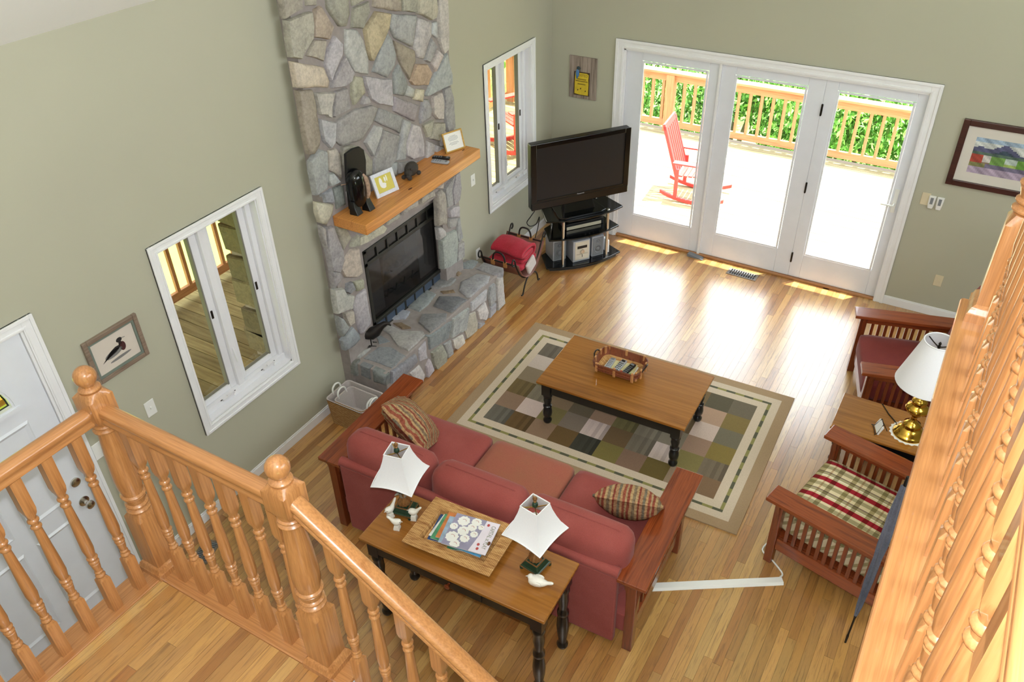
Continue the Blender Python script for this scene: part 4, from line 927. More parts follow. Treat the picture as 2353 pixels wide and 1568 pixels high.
def armchair(name, label, loc, rz, fab):
    r_ = empty(name, loc, rz); tag(r_, label, 'armchair')
    for sx in (-1, 1): slat_arm(r_, sx * .388, -.50, .42, .605, .15, (-.40, .34), 12, .055, .14)
    m_ = MB(); m_.box(-.36, .32, .16, .36, .345, .27); m_.build('front_rail', MT['cherryx'], r_, bevel=.003)
    m_ = MB(); m_.box(-.36, -.42, .16, .36, -.395, .27); m_.build('rear_rail', MT['cherryx'], r_, bevel=.003)
    m_ = MB(); m_.box(-.37, -.40, .22, .37, .33, .25); m_.build('seat_deck', MT['cherryx'], r_)
    vs, fs = rbox(.70, .74, .18, .05, 8, .015); MB().add(vs, fs, T((0, -.01, .345))).build('seat_cushion', fab, r_, smooth=70)
    vs, fs = rbox(.68, .62, .16, .05, 8, .015); MB().add(vs, fs, T((0, -.40, .72)) @ RX(math.radians(102))).build('back_cushion', fab, r_, smooth=70)
    for sx in (-1, 1):
        m_ = MB(); m_.box(sx * .33 - .02, -.02, 0, sx * .33 + .02, .02, .72, T((0, -.42, .32)) @ RX(math.radians(13))); m_.build('back_post', MT['cherryz'], r_, bevel=.003)
    for z in (.10, .36, .62):
        m_ = MB(); m_.box(-.31, -.015, z, .31, .01, z + .06, T((0, -.445, .34)) @ RX(math.radians(13))); m_.build('back_rail', MT['cherryx'], r_, bevel=.003)
    return r_
armchair('armchair', 'mission armchair with red and cream plaid cushions below the loft', (4.03, -3.285, 0), math.radians(77), MT['plaid'])
armchair('armchair', 'mission armchair with dark rose cushion beside the brass lamp table', (4.05, -1.50, 0), math.radians(105.5), MT['rosedark'])

# ------------------------------------------------------------------ end table, brass lamp, card easel
et = empty('end_table', (4.10, -2.555, 0), 0); tag(et, 'end table with golden wood top between the two armchairs', 'table')
m_ = MB(); m_.box(-.40, -.155, .528, .20, .275, .55); m_.build('table_top', MT['top'], et, bevel=.006)
m_ = MB(); m_.box(.202, -.155, .528, .42, .275, .55); m_.build('table_leaf', MT['top'], et, bevel=.004)
m_ = MB(); m_.box(-.36, -.125, .43, .38, -.105, .528); m_.box(-.36, .215, .43, .38, .235, .528); m_.box(-.36, -.105, .43, -.34, .215, .528); m_.box(.36, -.105, .43, .38, .215, .528); m_.build('apron', MT['blackpaint'], et, bevel=.003)
for x in (-.335, .355):
    for y in (-.1, .215):
        m_ = MB(); turned_leg(m_, x, y, .528, .13, .03); m_.build('leg', MT['blackpaint'], et, smooth=40)
tz = .5505
dm = MB(); n = 40
dm.loft([[((.125 + .005 * math.cos(k * math.pi)) * math.cos(2 * math.pi * k / n), (.125 + .005 * math.cos(k * math.pi)) * math.sin(2 * math.pi * k / n), z) for k in range(n)] for z in (0, .0015)])
o = dm.build('doily', MT['paper'], None, (4.19, -2.52, tz)); tag(o, 'white scalloped doily under the brass lamp', 'doily')
bl = empty('brass_lamp', (4.19, -2.52, tz + .0017)); tag(bl, 'tall brass table lamp with white pleated conical shade', 'lamp')
m_ = MB(); m_.lathe([(.108, 0), (.108, .01), (.098, .022), (.088, .032), (.08, .052), (.066, .062), (.058, .072), (.06, .082), (.056, .094), (.036, .108), (.022, .125), (.018, .15), (.024, .17), (.05, .19), (.066, .205), (.078, .225), (.078, .235), (.064, .255), (.05, .265), (.046, .275), (.05, .285), (.05, .297), (.038, .31), (.022, .325), (.016, .36), (.014, .42)], 32); m_.build('lamp_base', MT['brass'], bl, smooth=50)
m_ = MB(); n = 96
def pleat(r, z, a): return [((r + a * (k % 2)) * math.cos(2 * math.pi * k / n), (r + a * (k % 2)) * math.sin(2 * math.pi * k / n), z) for k in range(n)]
m_.loft([pleat(.195, .455, .003), pleat(.147, .62, .002), pleat(.098, .79, .0015), pleat(.094, .79, .0015), pleat(.143, .62, .002), pleat(.191, .455, .003)], None, False, True); m_.build('lamp_shade', MT['shade'], bl, smooth=30)
m_ = MB(); m_.tube([(.098 * math.cos(2 * math.pi * k / 30), .098 * math.sin(2 * math.pi * k / 30), .791) for k in range(30)], .005, 6, None, True); m_.build('shade_trim', MT['shade'], bl, smooth=60); m_ = MB(); m_.tube([(.194 * math.cos(2 * math.pi * k / 40), .194 * math.sin(2 * math.pi * k / 40), .455) for k in range(40)], .004, 6, None, True); m_.build('shade_trim', MT['shade'], bl, smooth=60)
m_ = MB()
for a in (20, 140, 260): m_.tube([(0, 0, .745), (.05 * math.cos(math.radians(a)), .05 * math.sin(math.radians(a)), .755), (.096 * math.cos(math.radians(a)), .096 * math.sin(math.radians(a)), .77)], .004, 6)
m_.lathe([(.008, .74), (.012, .752), (.006, .765), (.01, .775), (.004, .786), (0, .79)], 12); m_.tube([(0, 0, .42), (0, 0, .745)], .004, 6); m_.build('harp_and_finial', MT['darkmetal'], bl, smooth=50)
ce = empty('card_easel', (3.985, -2.60, tz)); ce.rotation_euler = (0, 0, math.radians(-70)); tag(ce, 'small wire easel holding white card on end table', 'card stand')
m_ = MB(); m_.box(-.05, -.004, .006, .05, .008, .075, RX(-.35)); m_.build('card_stack', MT['paper'], ce)
m_ = MB(); m_.tube([(-.055, -.02, .006), (-.045, .0, .012), (-.03, .03, .085)], .003, 6); m_.tube([(.055, -.02, .006), (.045, .0, .012), (.03, .03, .085)], .003, 6); m_.tube([(0, .03, .085), (.0, .075, .004)], .003, 6); m_.tube([(-.05, -.012, .008), (.05, -.012, .008)], .003, 6); m_.tube([(-.03, .03, .085), (.03, .03, .085)], .003, 6); m_.build('wire_frame', MT['darkmetal'], ce)
m_ = MB(); m_.tube([(4.10, -2.46, tz + .004), (4.03, -2.38, tz + .004), (3.97, -2.29, tz + .004), (3.965, -2.272, tz - .01), (3.965, -2.262, .30), (3.98, -2.25, .006), (4.2, -2.2, .006)], .004, 6)
o = m_.build('lamp_cord', MT['darkmetal'], None); tag(o, 'thin dark cord trailing over end table from brass lamp', 'cord')
# folded umbrella
tip = Vector((4.206, -3.985, 0.004)); top = on(2085, 1105, 'z', 1.17); d = top - tip
MT['umb'] = fabric('blue_grey_nylon', (84, 88, 100), (122, 122, 134), 120)
um = empty('folded_umbrella', tip); tag(um, 'folded blue grey umbrella leaning behind plaid armchair', 'umbrella')
m_ = MB(); m_.tube([d * 0.05, d * .16, d * .18], [.006, .006, .009], 10); m_.tube([d * .0, d * .05], [.006, .008], 10); m_.build('tip', MT['darkmetal'], um, smooth=50)
m_ = MB(); g = []
for k, (t, r) in enumerate(((.17, .008), (.25, .018), (.4, .026), (.55, .024), (.62, .03), (.8, .034), (.97, .022))):
    c = d * t; a = d.cross(Vector((0, 0, 1))).normalized(); b = a.cross(d).normalized()
    g.append([c + (a * math.cos(2 * math.pi * q / 16 + t * 2) + b * math.sin(2 * math.pi * q / 16 + t * 2)) * (r * (1 if q % 2 else .55)) for q in range(16)])
m_.loft(g); m_.build('canopy', MT['umb'], um, smooth=35)
m_ = MB(); m_.tube([d * .96, d * .99, d * 1.02], [.012, .014, .012], 10); m_.build('handle', MT['black'], um, smooth=50)

# ------------------------------------------------------------------ console table things
CZ = .7525
MT['bronze'] = plain('antique_bronze', (150, 108, 66), 0.4, .6, var=.25, scale=60); MT['verdi'] = plain('dark_green_glaze', (34, 58, 40), 0.3, .2, var=.3, scale=40); MT['pewter'] = plain('silvery_leaf', (168, 160, 150), 0.4, .6)
def table_lamp(label, loc, rz):
    r_ = empty('table_lamp', loc, rz); tag(r_, label, 'lamp', 'small lamps on the console table')
    m_ = MB(); s4 = lambda h, z: sq8(h, z, 24)
    m_.loft([s4(.058, .018), s4(.062, .03), s4(.055, .036), s4(.05, .045), s4(.04, .06), s4(.034, .068)]); m_.build('plinth', MT['verdi'], r_, bevel=.002)
    m_ = MB(); m_.loft([s4(.0635, .022), s4(.0645, .026), s4(.0635, .03)]); m_.loft([s4(.0405, .06), s4(.042, .063), s4(.0405, .066)]); m_.build('gilt_band', MT['bronze'], r_)
    for a in (45, 135, 225, 315):
        m_ = MB(); x, y = .078 * math.cos(math.radians(a)), .078 * math.sin(math.radians(a)); m_.sphere((x, y, .0125), .0125, 10, 7); m_.tube([(x, y, .014), (x * .85, y * .85, .026)], .008, 8); m_.build('foot', MT['verdi'], r_, smooth=60)
    m_ = MB(); n = 24; fl_ = lambda r, z, k: [(r * (1 + k * (q % 2)) * math.cos(2 * math.pi * q / n), r * (1 + k * (q % 2)) * math.sin(2 * math.pi * q / n), z) for q in range(n)]
    m_.loft([fl_(.026, .068, .0), fl_(.036, .078, .14), fl_(.034, .10, .14), fl_(.022, .125, .08), fl_(.02, .135, 0)]); m_.build('fluted_urn', MT['bronze'], r_, smooth=30)
    m_ = MB(); m_.lathe([(.018, .13), (.024, .14), (.02, .155), (.014, .165)], 16); m_.build('collar', MT['pewter'], r_, smooth=50)
    m_ = MB(); m_.loft([fl_(.014, .165, 0), fl_(.028, .18, .1), fl_(.032, .205, .1), fl_(.026, .235, .1), fl_(.012, .255, 0), fl_(.009, .32, 0)]); m_.build('green_stem', MT['verdi'], r_, smooth=30)
    for a in range(0, 360, 60):
        m_ = MB(); c, s = math.cos(math.radians(a)), math.sin(math.radians(a)); m_.tube([(.016 * c, .016 * s, .165), (.04 * c, .04 * s, .18), (.056 * c, .056 * s, .178)], [.01, .008, .003], 8); m_.build('leaf', MT['bronze'] if a % 120 else MT['pewter'], r_, smooth=60)
    # square bell shade
    def srow(h, z, wave=0.0, nn=32):
        o = []
        for q in range(nn):
            a = 2 * math.pi * q / nn + math.pi / 4; c, s = math.cos(a), math.sin(a); m = max(abs(c), abs(s)); u = min(abs(c), abs(s)) / m
            o.append((c / m * h, s / m * h, z + wave * (1 - u ** 2) * 1.0))
        return o
    prof = [(.128, .298, .022), (.124, .307, .018), (.102, .35, .006), (.082, .405, 0), (.066, .46, 0), (.056, .508, 0)]
    out = [srow(h, z, w) for h, z, w in prof]; inn = [srow(h - .003, z, w) for h, z, w in reversed(prof)]
    MB().loft(out + inn, None, False, True).build('lamp_shade', MT['shade'], r_, smooth=35)
    m_ = MB(); m_.tube([Vector(p) for p in srow(.1285, .298, .022)], .0035, 6, None, True); m_.build('shade_trim', MT['shade'], r_); m_ = MB(); m_.tube([Vector(p) for p in srow(.056, .508)], .0035, 6, None, True); m_.build('shade_trim', MT['shade'], r_)
    m_ = MB()
    for a in (45, 135, 225, 315): m_.tube([(0, 0, .49), (.074 * math.cos(math.radians(a)), .074 * math.sin(math.radians(a)), .498)], .0025, 6)
    m_.build('spider', MT['brass'], r_)
    m_ = MB(); m_.sphere((0, 0, .40), .03, 12, 8, None, (1, 1, 1.3)); m_.lathe([(.014, .32), (.014, .37)], 12); m_.build('bulb', MT['white'], r_, smooth=60)
    m_ = MB(); m_.lathe([(.006, .488), (.012, .494), (.017, .505), (.015, .52), (.006, .527)], 14); m_.build('finial_bead', MT['verdi'], r_, smooth=60)
    m_ = MB(); m_.lathe([(.005, .526), (.01, .533), (.005, .541), (.012, .548), (.013, .556), (.006, .565), (.002, .572), (0, .573)], 14); m_.build('finial', MT['bronze'], r_, smooth=60)
    return r_
table_lamp('white bell shade table lamp beside the three small white birds', (1.682, -4.965, CZ), math.radians(12))
table_lamp('white bell shade table lamp beside the single large white bird', (2.572, -4.938, CZ), math.radians(-8))
def small_bird(label, loc, rz, up=0.0, block=.03):
    r_ = empty('bird_figurine', loc, rz); tag(r_, label, 'figurine', 'small white birds by the lamp')
    m_ = MB(); m_.loft([sq8(.019, 0, 24), sq8(.019, block * .4, 24), sq8(.014, block * 1.15, 24)]); m_.build('block', MT['ceramic'], r_, bevel=.003)
    zb = block * 1.15
    m_ = MB(); m_.tube([(0, 0, zb), (0, 0, zb + .01)], .003, 8); m_.build('peg', MT['grey'], r_)
    m_ = MB(); z = zb + .026
    m_.tube([(-.03, 0, z + .008), (-.024, 0, z + .008), (-.01, 0, z + .002), (.006, 0, z), (.02, 0, z + .008), (.034, 0, z + .022 + up), (.048, 0, z + .034 + up * 2), (.054, 0, z + .039 + up * 2)], [.005, .015, .021, .021, .015, .009, .0075, .004], 12); m_.build('body', MT['ceramic'], r_, smooth=70)
    m_ = MB(); m_.tube([(-.032, 0, z + .008), (-.04, 0, z + .006)], [.004, .001], 6); m_.build('beak', MT['ceramic'], r_)
    for s in (-1, 1): m_ = MB(); m_.sphere((-.026, s * .013, z + .014), .0022, 6, 4); m_.build('eye', MT['black'], r_)
    return r_
small_bird('small white bird figurine on block with tail straight up', (1.632, -5.045, CZ), math.radians(75), .012, .034)
small_bird('small white bird figurine on block at console corner end', (1.722, -5.10, CZ), math.radians(200 + 0), .0, .03)
small_bird('small white bird figurine on block right beside the woven tray', (1.765, -4.99, CZ), math.radians(20), .004, .034)
bb = empty('bird_figurine', (2.645, -5.04, CZ), math.radians(10)); tag(bb, 'large white ceramic bird lying at console table end', 'figurine')
m_ = MB(); m_.tube([(-.055, 0, .036), (-.05, 0, .036), (-.035, 0, .034), (-.01, 0, .0335), (.015, 0, .032), (.035, 0, .034), (.055, 0, .04), (.078, 0, .048), (.088, 0, .051)], [.008, .022, .03, .0333, .029, .02, .011, .009, .005], 16); m_.build('body', MT['ceramic'], bb, smooth=70)
m_ = MB(); m_.sphere((-.043, 0, .055), .018, 14, 9); m_.tube([(-.058, 0, .054), (-.072, 0, .048)], [.006, .001], 8); m_.build('head', MT['ceramic'], bb, smooth=70)
for s in (-1, 1): m_ = MB(); m_.sphere((.0, s * .028, .04), 1, 12, 7, RZ(0), (.028, .008, .016)); m_.build('wing', MT['ceramic'], bb, smooth=70)
# tray
MT['tray'] = None
t = NT('woven_seagrass'); v = t.coord((1, 1, 1)); wv = t.n('ShaderNodeTexWave'); wv.inputs['Scale'].default_value = 34; wv.inputs['Distortion'].default_value = 2.0; wv.inputs['Detail'].default_value = 2; t.l(v, wv.inputs[0])
c_ = t.ramp(t.noise(t.coord((4, 30, 4)), 3, 4), [(.3, (150, 100, 58)), (.55, (205, 160, 104)), (.75, (220, 182, 128))]); c_ = t.mix(c_, t.ramp(wv.outputs['Fac'], [(.1, (170, 150, 130)), (.6, (255, 255, 255))]), .6, 'MULTIPLY'); t.bump(wv.outputs['Fac'], .25, .004); MT['tray'] = t.done(c_, .8, 0, .2)
tr = empty('woven_tray', (2.103, -4.985, CZ), .066); tag(tr, 'rectangular woven seagrass tray on console table', 'tray')
m_ = MB()
def rect(a, b, z): return [(-a, -b, z), (a, -b, z), (a, b, z), (-a, b, z)]
m_.loft([rect(.20, .11, 0), rect(.23, .14, .02), rect(.288, .193, .046), rect(.288, .193, .052), rect(.212, .118, .050), rect(.20, .108, .012)], None, True); m_.build('tray_body', MT['tray'], tr, bevel=.004)
# magazines
MAGS = [((40, 70, 120), -.085, .0, .02, 'a'), ((220, 224, 220), -.075, .01, -.12, 'b'), ((84, 150, 110), -.06, .0, -.05, 'c'), ((60, 120, 90), .05, -.005, .12, 'd'), ((90, 160, 205), .05, -.01, -.1, 'e'), ((150, 190, 160), .055, .0, -.02, 'f'), ((196, 120, 66), -.03, .01, .0, 'g'), ((150, 170, 190), .0, -.012, .06, 'h')]
names = dict(a='navy blue covered magazine low in the woven tray stack', b='white covered magazine in the woven tray', c='green covered magazine edge showing in woven tray', d='dark green covered magazine in the woven tray', e='sky blue covered magazine in the woven tray', f='pale mint covered magazine under top one in tray', g='orange covered magazine in the woven tray', h='pale blue grey magazine just below the top one')
z = CZ + .0135
magrot = math.radians(10.5)
for i, (c, dx, dy, rr, key) in enumerate(MAGS):
    mm = plain('magazine_cover_' + key, c, .35, var=.2, scale=25)
    r_ = empty('magazine', (2.11 + dx, -4.965 + dy, z), magrot + rr); tag(r_, names[key], 'magazine', 'magazines stacked in the tray')
    hx, hy = (.115, .10)
    m_ = MB(); m_.box(-hx, -hy, 0, hx, hy, .0052); m_.build('pages', MT['paper'], r_)
    m_ = MB(); m_.box(-hx - .001, -hy - .001, .0052, hx + .001, hy + .001, .0059); m_.build('cover', mm, r_)
    z += .0061
r_ = empty('magazine', (2.158, -4.963, z), magrot); tag(r_, 'lilac magazine with white ruffled cupcakes topmost in the woven tray', 'magazine', 'magazines stacked in the tray')
hx, hy = .136, .119
MT['lilac'] = plain('lilac_grey_print', (150, 146, 172), .3, var=.15, scale=14); MT['pinkw'] = plain('pale_pink_print', (226, 218, 230), .3, var=.05); MT['gold'] = plain('olive_grey_ink', (132, 138, 120), .4); MT['redink'] = plain('red_ink', (176, 70, 72), .4)
m_ = MB(); m_.box(-hx, -hy, 0, hx, hy, .0052); m_.build('pages', MT['paper'], r_)
m_ = MB(); m_.box(-hx - .001, -hy - .001, .0052, hx + .001, hy + .001, .0059); cv = m_.build('cover', MT['lilac'], r_)
m_ = MB(); m_.prism([(.03, -hy), (hx, -hy), (hx, hy), (.055, hy), (.05, .0)], .0059, .0062); m_.build('cover_band', MT['pinkw'], cv)
for ci, (x, y, s) in enumerate(((-.075, .075, .036), (.0, .09, .03), (-.01, .045, .028), (-.05, .005, .034), (.02, -.0, .023), (-.095, -.055, .038), (-.02, -.045, .028), (-.06, -.1, .03), (-.115, .02, .024), (.04, .06, .018))):
    m_ = MB(); n = 22; m_.loft([[(x + (s * (1 + .10 * math.cos(q * 2.6 + x * 90))) * math.cos(2 * math.pi * q / n), max(-hy, min(hy, y + (s * (1 + .10 * math.cos(q * 2.6 + x * 90))) * math.sin(2 * math.pi * q / n))), zz) for q in range(n)] for zz in (.0060, .0064 + ci * .00012)]); m_.build('cupcake_print', MT['paper'], cv)
    m_ = MB(); m_.tube([(x + s * .4 * math.cos(a), y + s * .4 * math.sin(a), .0067 + ci * .00012) for a in (0, .6, 1.2, 1.8, 2.4)], .0012, 4); m_.build('cupcake_swirl', MT['redink'], cv)
for (x, y) in ((.075, .09), (.07, -.06), (.075, -.09)):
    m_ = MB(); m_.sphere((x, y, .0064), 1, 10, 5, None, (.009, .011, .0008)); m_.build('berry_print', MT['redink'], cv)
m_ = MB(); m_.sphere((.125, -.035, .0064), 1, 10, 5, None, (.011, .016, .0008)); m_.build('dark_print', MT['knot'], cv)
text_mesh('CAPITAL at PLAY', .038, T((.108, .005, .0068)) @ RZ(-math.pi / 2), 'title_lettering', MT['gold'], cv, .0003, squeeze=.62)

# ------------------------------------------------------------------ coffee table basket
TZ = .4485
MT['reddish'] = wood('red_brown_basket_wood', (140, 76, 48), (86, 40, 26), 'z', .45, 2); MT['palewood'] = wood('pale_basket_stave', (206, 150, 96), (170, 112, 66), 'z', .5, 2)
bk = empty('slatted_basket', (2.098, -2.735, TZ), .03); tag(bk, 'red brown slatted basket with pale staves on coffee table', 'basket')
def rr(a, b, r, z, n=8):
    o = []
    for (sx, sy, a0) in ((1, 1, 0), (-1, 1, 90), (-1, -1, 180), (1, -1, 270)):
        for q in range(n + 1):
            t_ = math.radians(a0 + 90 * q / n); o.append((sx * (a - r) + r * math.cos(t_), sy * (b - r) + r * math.sin(t_), z))
    return o
m_ = MB(); m_.loft([rr(.12, .075, .05, 0), rr(.155, .10, .06, .02), rr(.178, .118, .06, .045), rr(.172, .112, .06, .045), rr(.15, .095, .055, .022), rr(.12, .075, .05, .012)], None, True); m_.build('woven_base', MT['tray'], bk, smooth=50)
m_ = MB(); m_.loft([rr(.180, .120, .06, .045), rr(.190, .128, .06, .075), rr(.193, .131, .06, .11), rr(.188, .126, .055, .11), rr(.185, .123, .055, .075), rr(.174, .114, .055, .045)], None, False, True); sd = m_.build('slat_side', MT['reddish'], bk, smooth=40)
for zz, k in ((.05, 0), (.072, 1), (.105, 2)):
    m_ = MB(); a = (.184, .193, .196)[k]; b = (.124, .131, .134)[k]; m_.loft([rr(a, b, .06, zz - .005), rr(a + .002, b + .002, .06, zz), rr(a, b, .06, zz + .005), rr(a - .006, b - .006, .055, zz + .005), rr(a - .006, b - .006, .055, zz - .005)], None, False, True); m_.build('hoop', MT['reddish'], bk, smooth=40)
for (x, y) in ((-.15, .128), (0, .128), (.15, .125), (-.15, -.125), (0, -.128), (.15, -.128), (-.192, .05), (-.192, -.05), (.192, .05), (.192, -.05), (-.17, .10), (.17, -.10)):
    m_ = MB(); al = math.atan2(y, x) if abs(x) > .16 and abs(y) > .09 else (0 if abs(x) > .17 else math.pi / 2)
    M_ = T((x, y, 0)) @ RZ(al); m_.box(-.006, -.011, .035, .008, .011, .122, M_); m_.build('stave', MT['palewood'], bk, bevel=.004)
for s in (-1, 1):
    m_ = MB(); m_.tube([(s * .197, -.055, .10), (s * .212, -.03, .125), (s * .215, 0, .13), (s * .212, .03, .125), (s * .197, .055, .10)], .006, 8); m_.build('loop_handle', MT['darkmetal'], bk, smooth=60)
BZ = TZ + .03
MT['buffcard'] = plain('buff_card', (214, 206, 160), .7, var=.08, scale=20)
m_ = MB(); m_.box(-.125, -.085, 0, .125, .085, .008); o = m_.build('booklet', MT['paper'], None, (2.098, -2.735, BZ - .012), .02); tag(o, 'white booklet lying flat inside slatted basket', 'booklet')
m_ = MB(); m_.box(-.10, -.085, 0, .115, .085, .006); o = m_.build('booklet', MT['buffcard'], None, (2.10, -2.732, BZ - .0035), .10); tag(o, 'pale buff booklet under the remotes in basket', 'booklet')
rz0 = BZ + .003
remote('remote_control', 'long flat silver remote in the slatted basket', (2.01, -2.733, rz0), math.radians(4), .165, .045, .016, MT['silver'], MT['grey'], rows=5)
remote('remote_control', 'curved silver remote with dark sides in slatted basket', (2.09, -2.727, rz0), math.radians(-4), .175, .05, .022, MT['silver'], MT['black'], rows=5)
remote('remote_control', 'black remote in the slatted basket', (2.168, -2.73, rz0), math.radians(-8), .16, .048, .022, MT['black'], MT['grey'], rows=5)
for (c, l, x, y) in (((200, 52, 30), 'small red card tucked between remotes in basket', 2.13, -2.775), ((90, 180, 70), 'small green card beside black remote in basket', 2.208, -2.775)):
    m_ = MB(); m_.box(-.016, -.018, 0, .016, .018, .001); o = m_.build('card', plain('card_' + l.split()[1], c, .5), None, (x, y, rz0 + .0002), .1); tag(o, l, 'card')

# ------------------------------------------------------------------ wicker hamper beside hearth
t = NT('wicker'); v = t.coord((1, 1, 1)); w1 = t.n('ShaderNodeTexBrick'); w1.inputs['Scale'].default_value = 26; w1.inputs['Mortar Size'].default_value = .03
w1.inputs['Color1'].default_value = lin((188, 150, 100)); w1.inputs['Color2'].default_value = lin((168, 128, 82)); w1.inputs['Mortar'].default_value = lin((84, 56, 34))
mp = t.coord((1, 1, 1), 'Object'); sx_ = t.n('ShaderNodeSeparateXYZ'); t.l(mp, sx_.inputs[0]); cb_ = t.n('ShaderNodeCombineXYZ'); t.l(t.math('ADD', sx_.outputs[0], sx_.outputs[1]), cb_.inputs[0]); t.l(sx_.outputs[2], cb_.inputs[1]); t.l(cb_.outputs[0], w1.inputs['Vector'])
t.bump(w1.outputs['Fac'], -.3, .004); MT['wicker'] = t.done(w1.outputs['Color'], .8, 0, .2)
def hamper(label, loc, a, b, h, inner=0.0, group='nested wicker baskets'):
    r_ = empty('wicker_basket', loc); tag(r_, label, 'basket', group)
    m_ = MB(); m_.loft([rr(a * .9, b * .9, .03, 0), rr(a, b, .04, h), rr(a - .01, b - .01, .035, h), rr(a * .9 - .01, b * .9 - .01, .03, .012)], None, True); m_.build('wicker_body', MT['wicker'], r_, smooth=30)
    m_ = MB(); m_.loft([rr(a + .002, b + .002, .04, h - .03), rr(a + .003, b + .003, .04, h + .004), rr(a - .012, b - .012, .03, h + .004), rr(a * .9 - .012, b * .9 - .012, .03, .014), rr(a * .9 - .015, b * .9 - .015, .03, .02)] if inner else [rr(a - .0105, b - .0105, .035, h + .003), rr(a - .002, b - .002, .035, h + .004), rr(a - .013, b - .013, .03, h + .002), rr(a * .9 - .012, b * .9 - .012, .03, .014), rr(.01, .008, .004, .0145)], None, False); m_.build('linen_liner', MT['linen'], r_, smooth=40)
    for s in (-1, 1):
        m_ = MB(); m_.tube(cr([(s * (a - .008), -.05, h - .02), (s * (a - .004), -.04, h + .035), (s * (a - .002), 0, h + .055), (s * (a - .004), .04, h + .035), (s * (a - .008), .05, h - .02)]), .008, 8); m_.build('handle', MT['white'], r_, smooth=60)
    return r_
hamper('outer wicker basket with pale linen lining beside stone hearth', (.275, -3.83, 0), .197, .147, .25)
hamper('inner smaller wicker basket nested in the linen lined one', (.29, -3.835, .0205), .155, .112, .215)

# ------------------------------------------------------------------ log carrier
lc = empty('log_carrier', (.33, -1.40, 0)); tag(lc, 'wrought iron log holder with brown leather sling', 'log holder')
prof = [(-.262, .405), (-.23, .33), (-.18, .25), (-.11, .195), (-.03, .175), (.04, .185), (.10, .225), (.16, .30), (.215, .38), (.245, .43)]
m_ = MB(); th = .006
g = [[(x, y, z) for (y, z) in prof] for x in (-.22, .215)]
vs = []; fs = []
for x in (-.22, -.11, 0, .11, .215):
    for y, z in prof: vs.append((x, y, z)); 
n = len(prof)
for i in range(4):
    for j in range(n - 1): fs.append((i * n + j, i * n + j + 1, (i + 1) * n + j + 1, (i + 1) * n + j))
o = MB().add(vs, fs).build('leather_sling', MT['leather'], lc, smooth=60); so_ = o.modifiers.new('s', 'SOLIDIFY'); so_.thickness = .005
for x in (-.19, .19):
    m_ = MB(); m_.tube(cr([(x, -.30, .41), (x, -.335, .43), (x, -.34, .47), (x, -.315, .49), (x, -.29, .46), (x, -.27, .39), (x, -.20, .26), (x, -.11, .185), (x, -.02, .165), (x, .06, .18), (x, .13, .25), (x, .21, .375), (x, .25, .44), (x, .28, .49), (x, .31, .49), (x, .315, .455), (x, .29, .44)]), .008, 8)
    m_.tube(cr([(x, -.015, .165), (x, -.07, .14), (x, -.12, .07), (x, -.15, .006), (x, -.175, .006)]), .008, 8); m_.tube(cr([(x, -.015, .165), (x, .09, .145), (x, .14, .09), (x, .165, .006), (x, .19, .006)]), .008, 8); m_.build('scroll_end', MT['iron'], lc, smooth=60)
m_ = MB(); m_.tube([(-.19, -.015, .165), (.19, -.015, .165)], .007, 8); m_.tube([(-.19, -.275, .40), (.19, -.275, .40)], .007, 8); m_.tube([(-.19, .235, .42), (.19, .235, .42)], .007, 8); m_.build('cross_rod', MT['iron'], lc)
for (y, z) in ((-.275, .40), (.235, .425)):
    m_ = MB(); m_.tube(cr([(-.07, y, z), (-.06, y, z + .06), (-.03, y, z + .095), (.03, y, z + .095), (.06, y, z + .06), (.07, y, z)]), .009, 8); m_.build('arch_handle', MT['iron'], lc, smooth=60)
    for x in (-.07, .07):
        m_ = MB(); m_.box(x - .02, y - .008, z - .05, x + .02, y + .008, z + .008); m_.build('strap', MT['tan'], lc, bevel=.003)
bn = empty('folded_blanket', (.33, -1.39, .19)); tag(bn, 'red fleece blanket folded in the leather log sling', 'blanket')
def swirl(x): return x
m_ = MB(); vs, fs = rbox(.40, .32, .07, .033, 7, .01); m_.add(vs, fs, T((-.01, -.02, .115)) @ RX(.05)); m_.build('lower_fold', MT['redblanket'], bn, smooth=70)
pth = [(-.12, .165), (.03, .16), (.10, .18), (.13, .225), (.10, .27), (.02, .29), (-.09, .285), (-.16, .255), (-.15, .23), (-.05, .24), (.045, .24), (.065, .222), (.03, .205), (-.10, .20)]
vs = []; fs = []; n = len(pth); NXS = 9
for i in range(NXS):
    x = -.17 + .36 * i / (NXS - 1)
    for (y, z) in pth: vs.append((x, y + .02 * math.sin(i * .7), z + .004 * math.sin(i * 1.7)))
for i in range(NXS - 1):
    for j in range(n - 1): fs.append((i * n + j, i * n + j + 1, (i + 1) * n + j + 1, (i + 1) * n + j))
o = MB().add(vs, fs).build('upper_fold', MT['redblanket'], bn, smooth=80, sub=2); so_ = o.modifiers.new('s', 'SOLIDIFY'); so_.thickness = .03; so_.offset = 0
vs, fs = rbox(.03, .16, .14, .014, 6, .0); o = MB().add(vs, fs, T((.205, -.01, .10)) @ RX(.4)).build('fleece_throw', MT['linen'], None, (.33, -1.40, .185), 0, smooth=70); tag(o, 'cream fleece tucked at end of leather log sling', 'blanket')

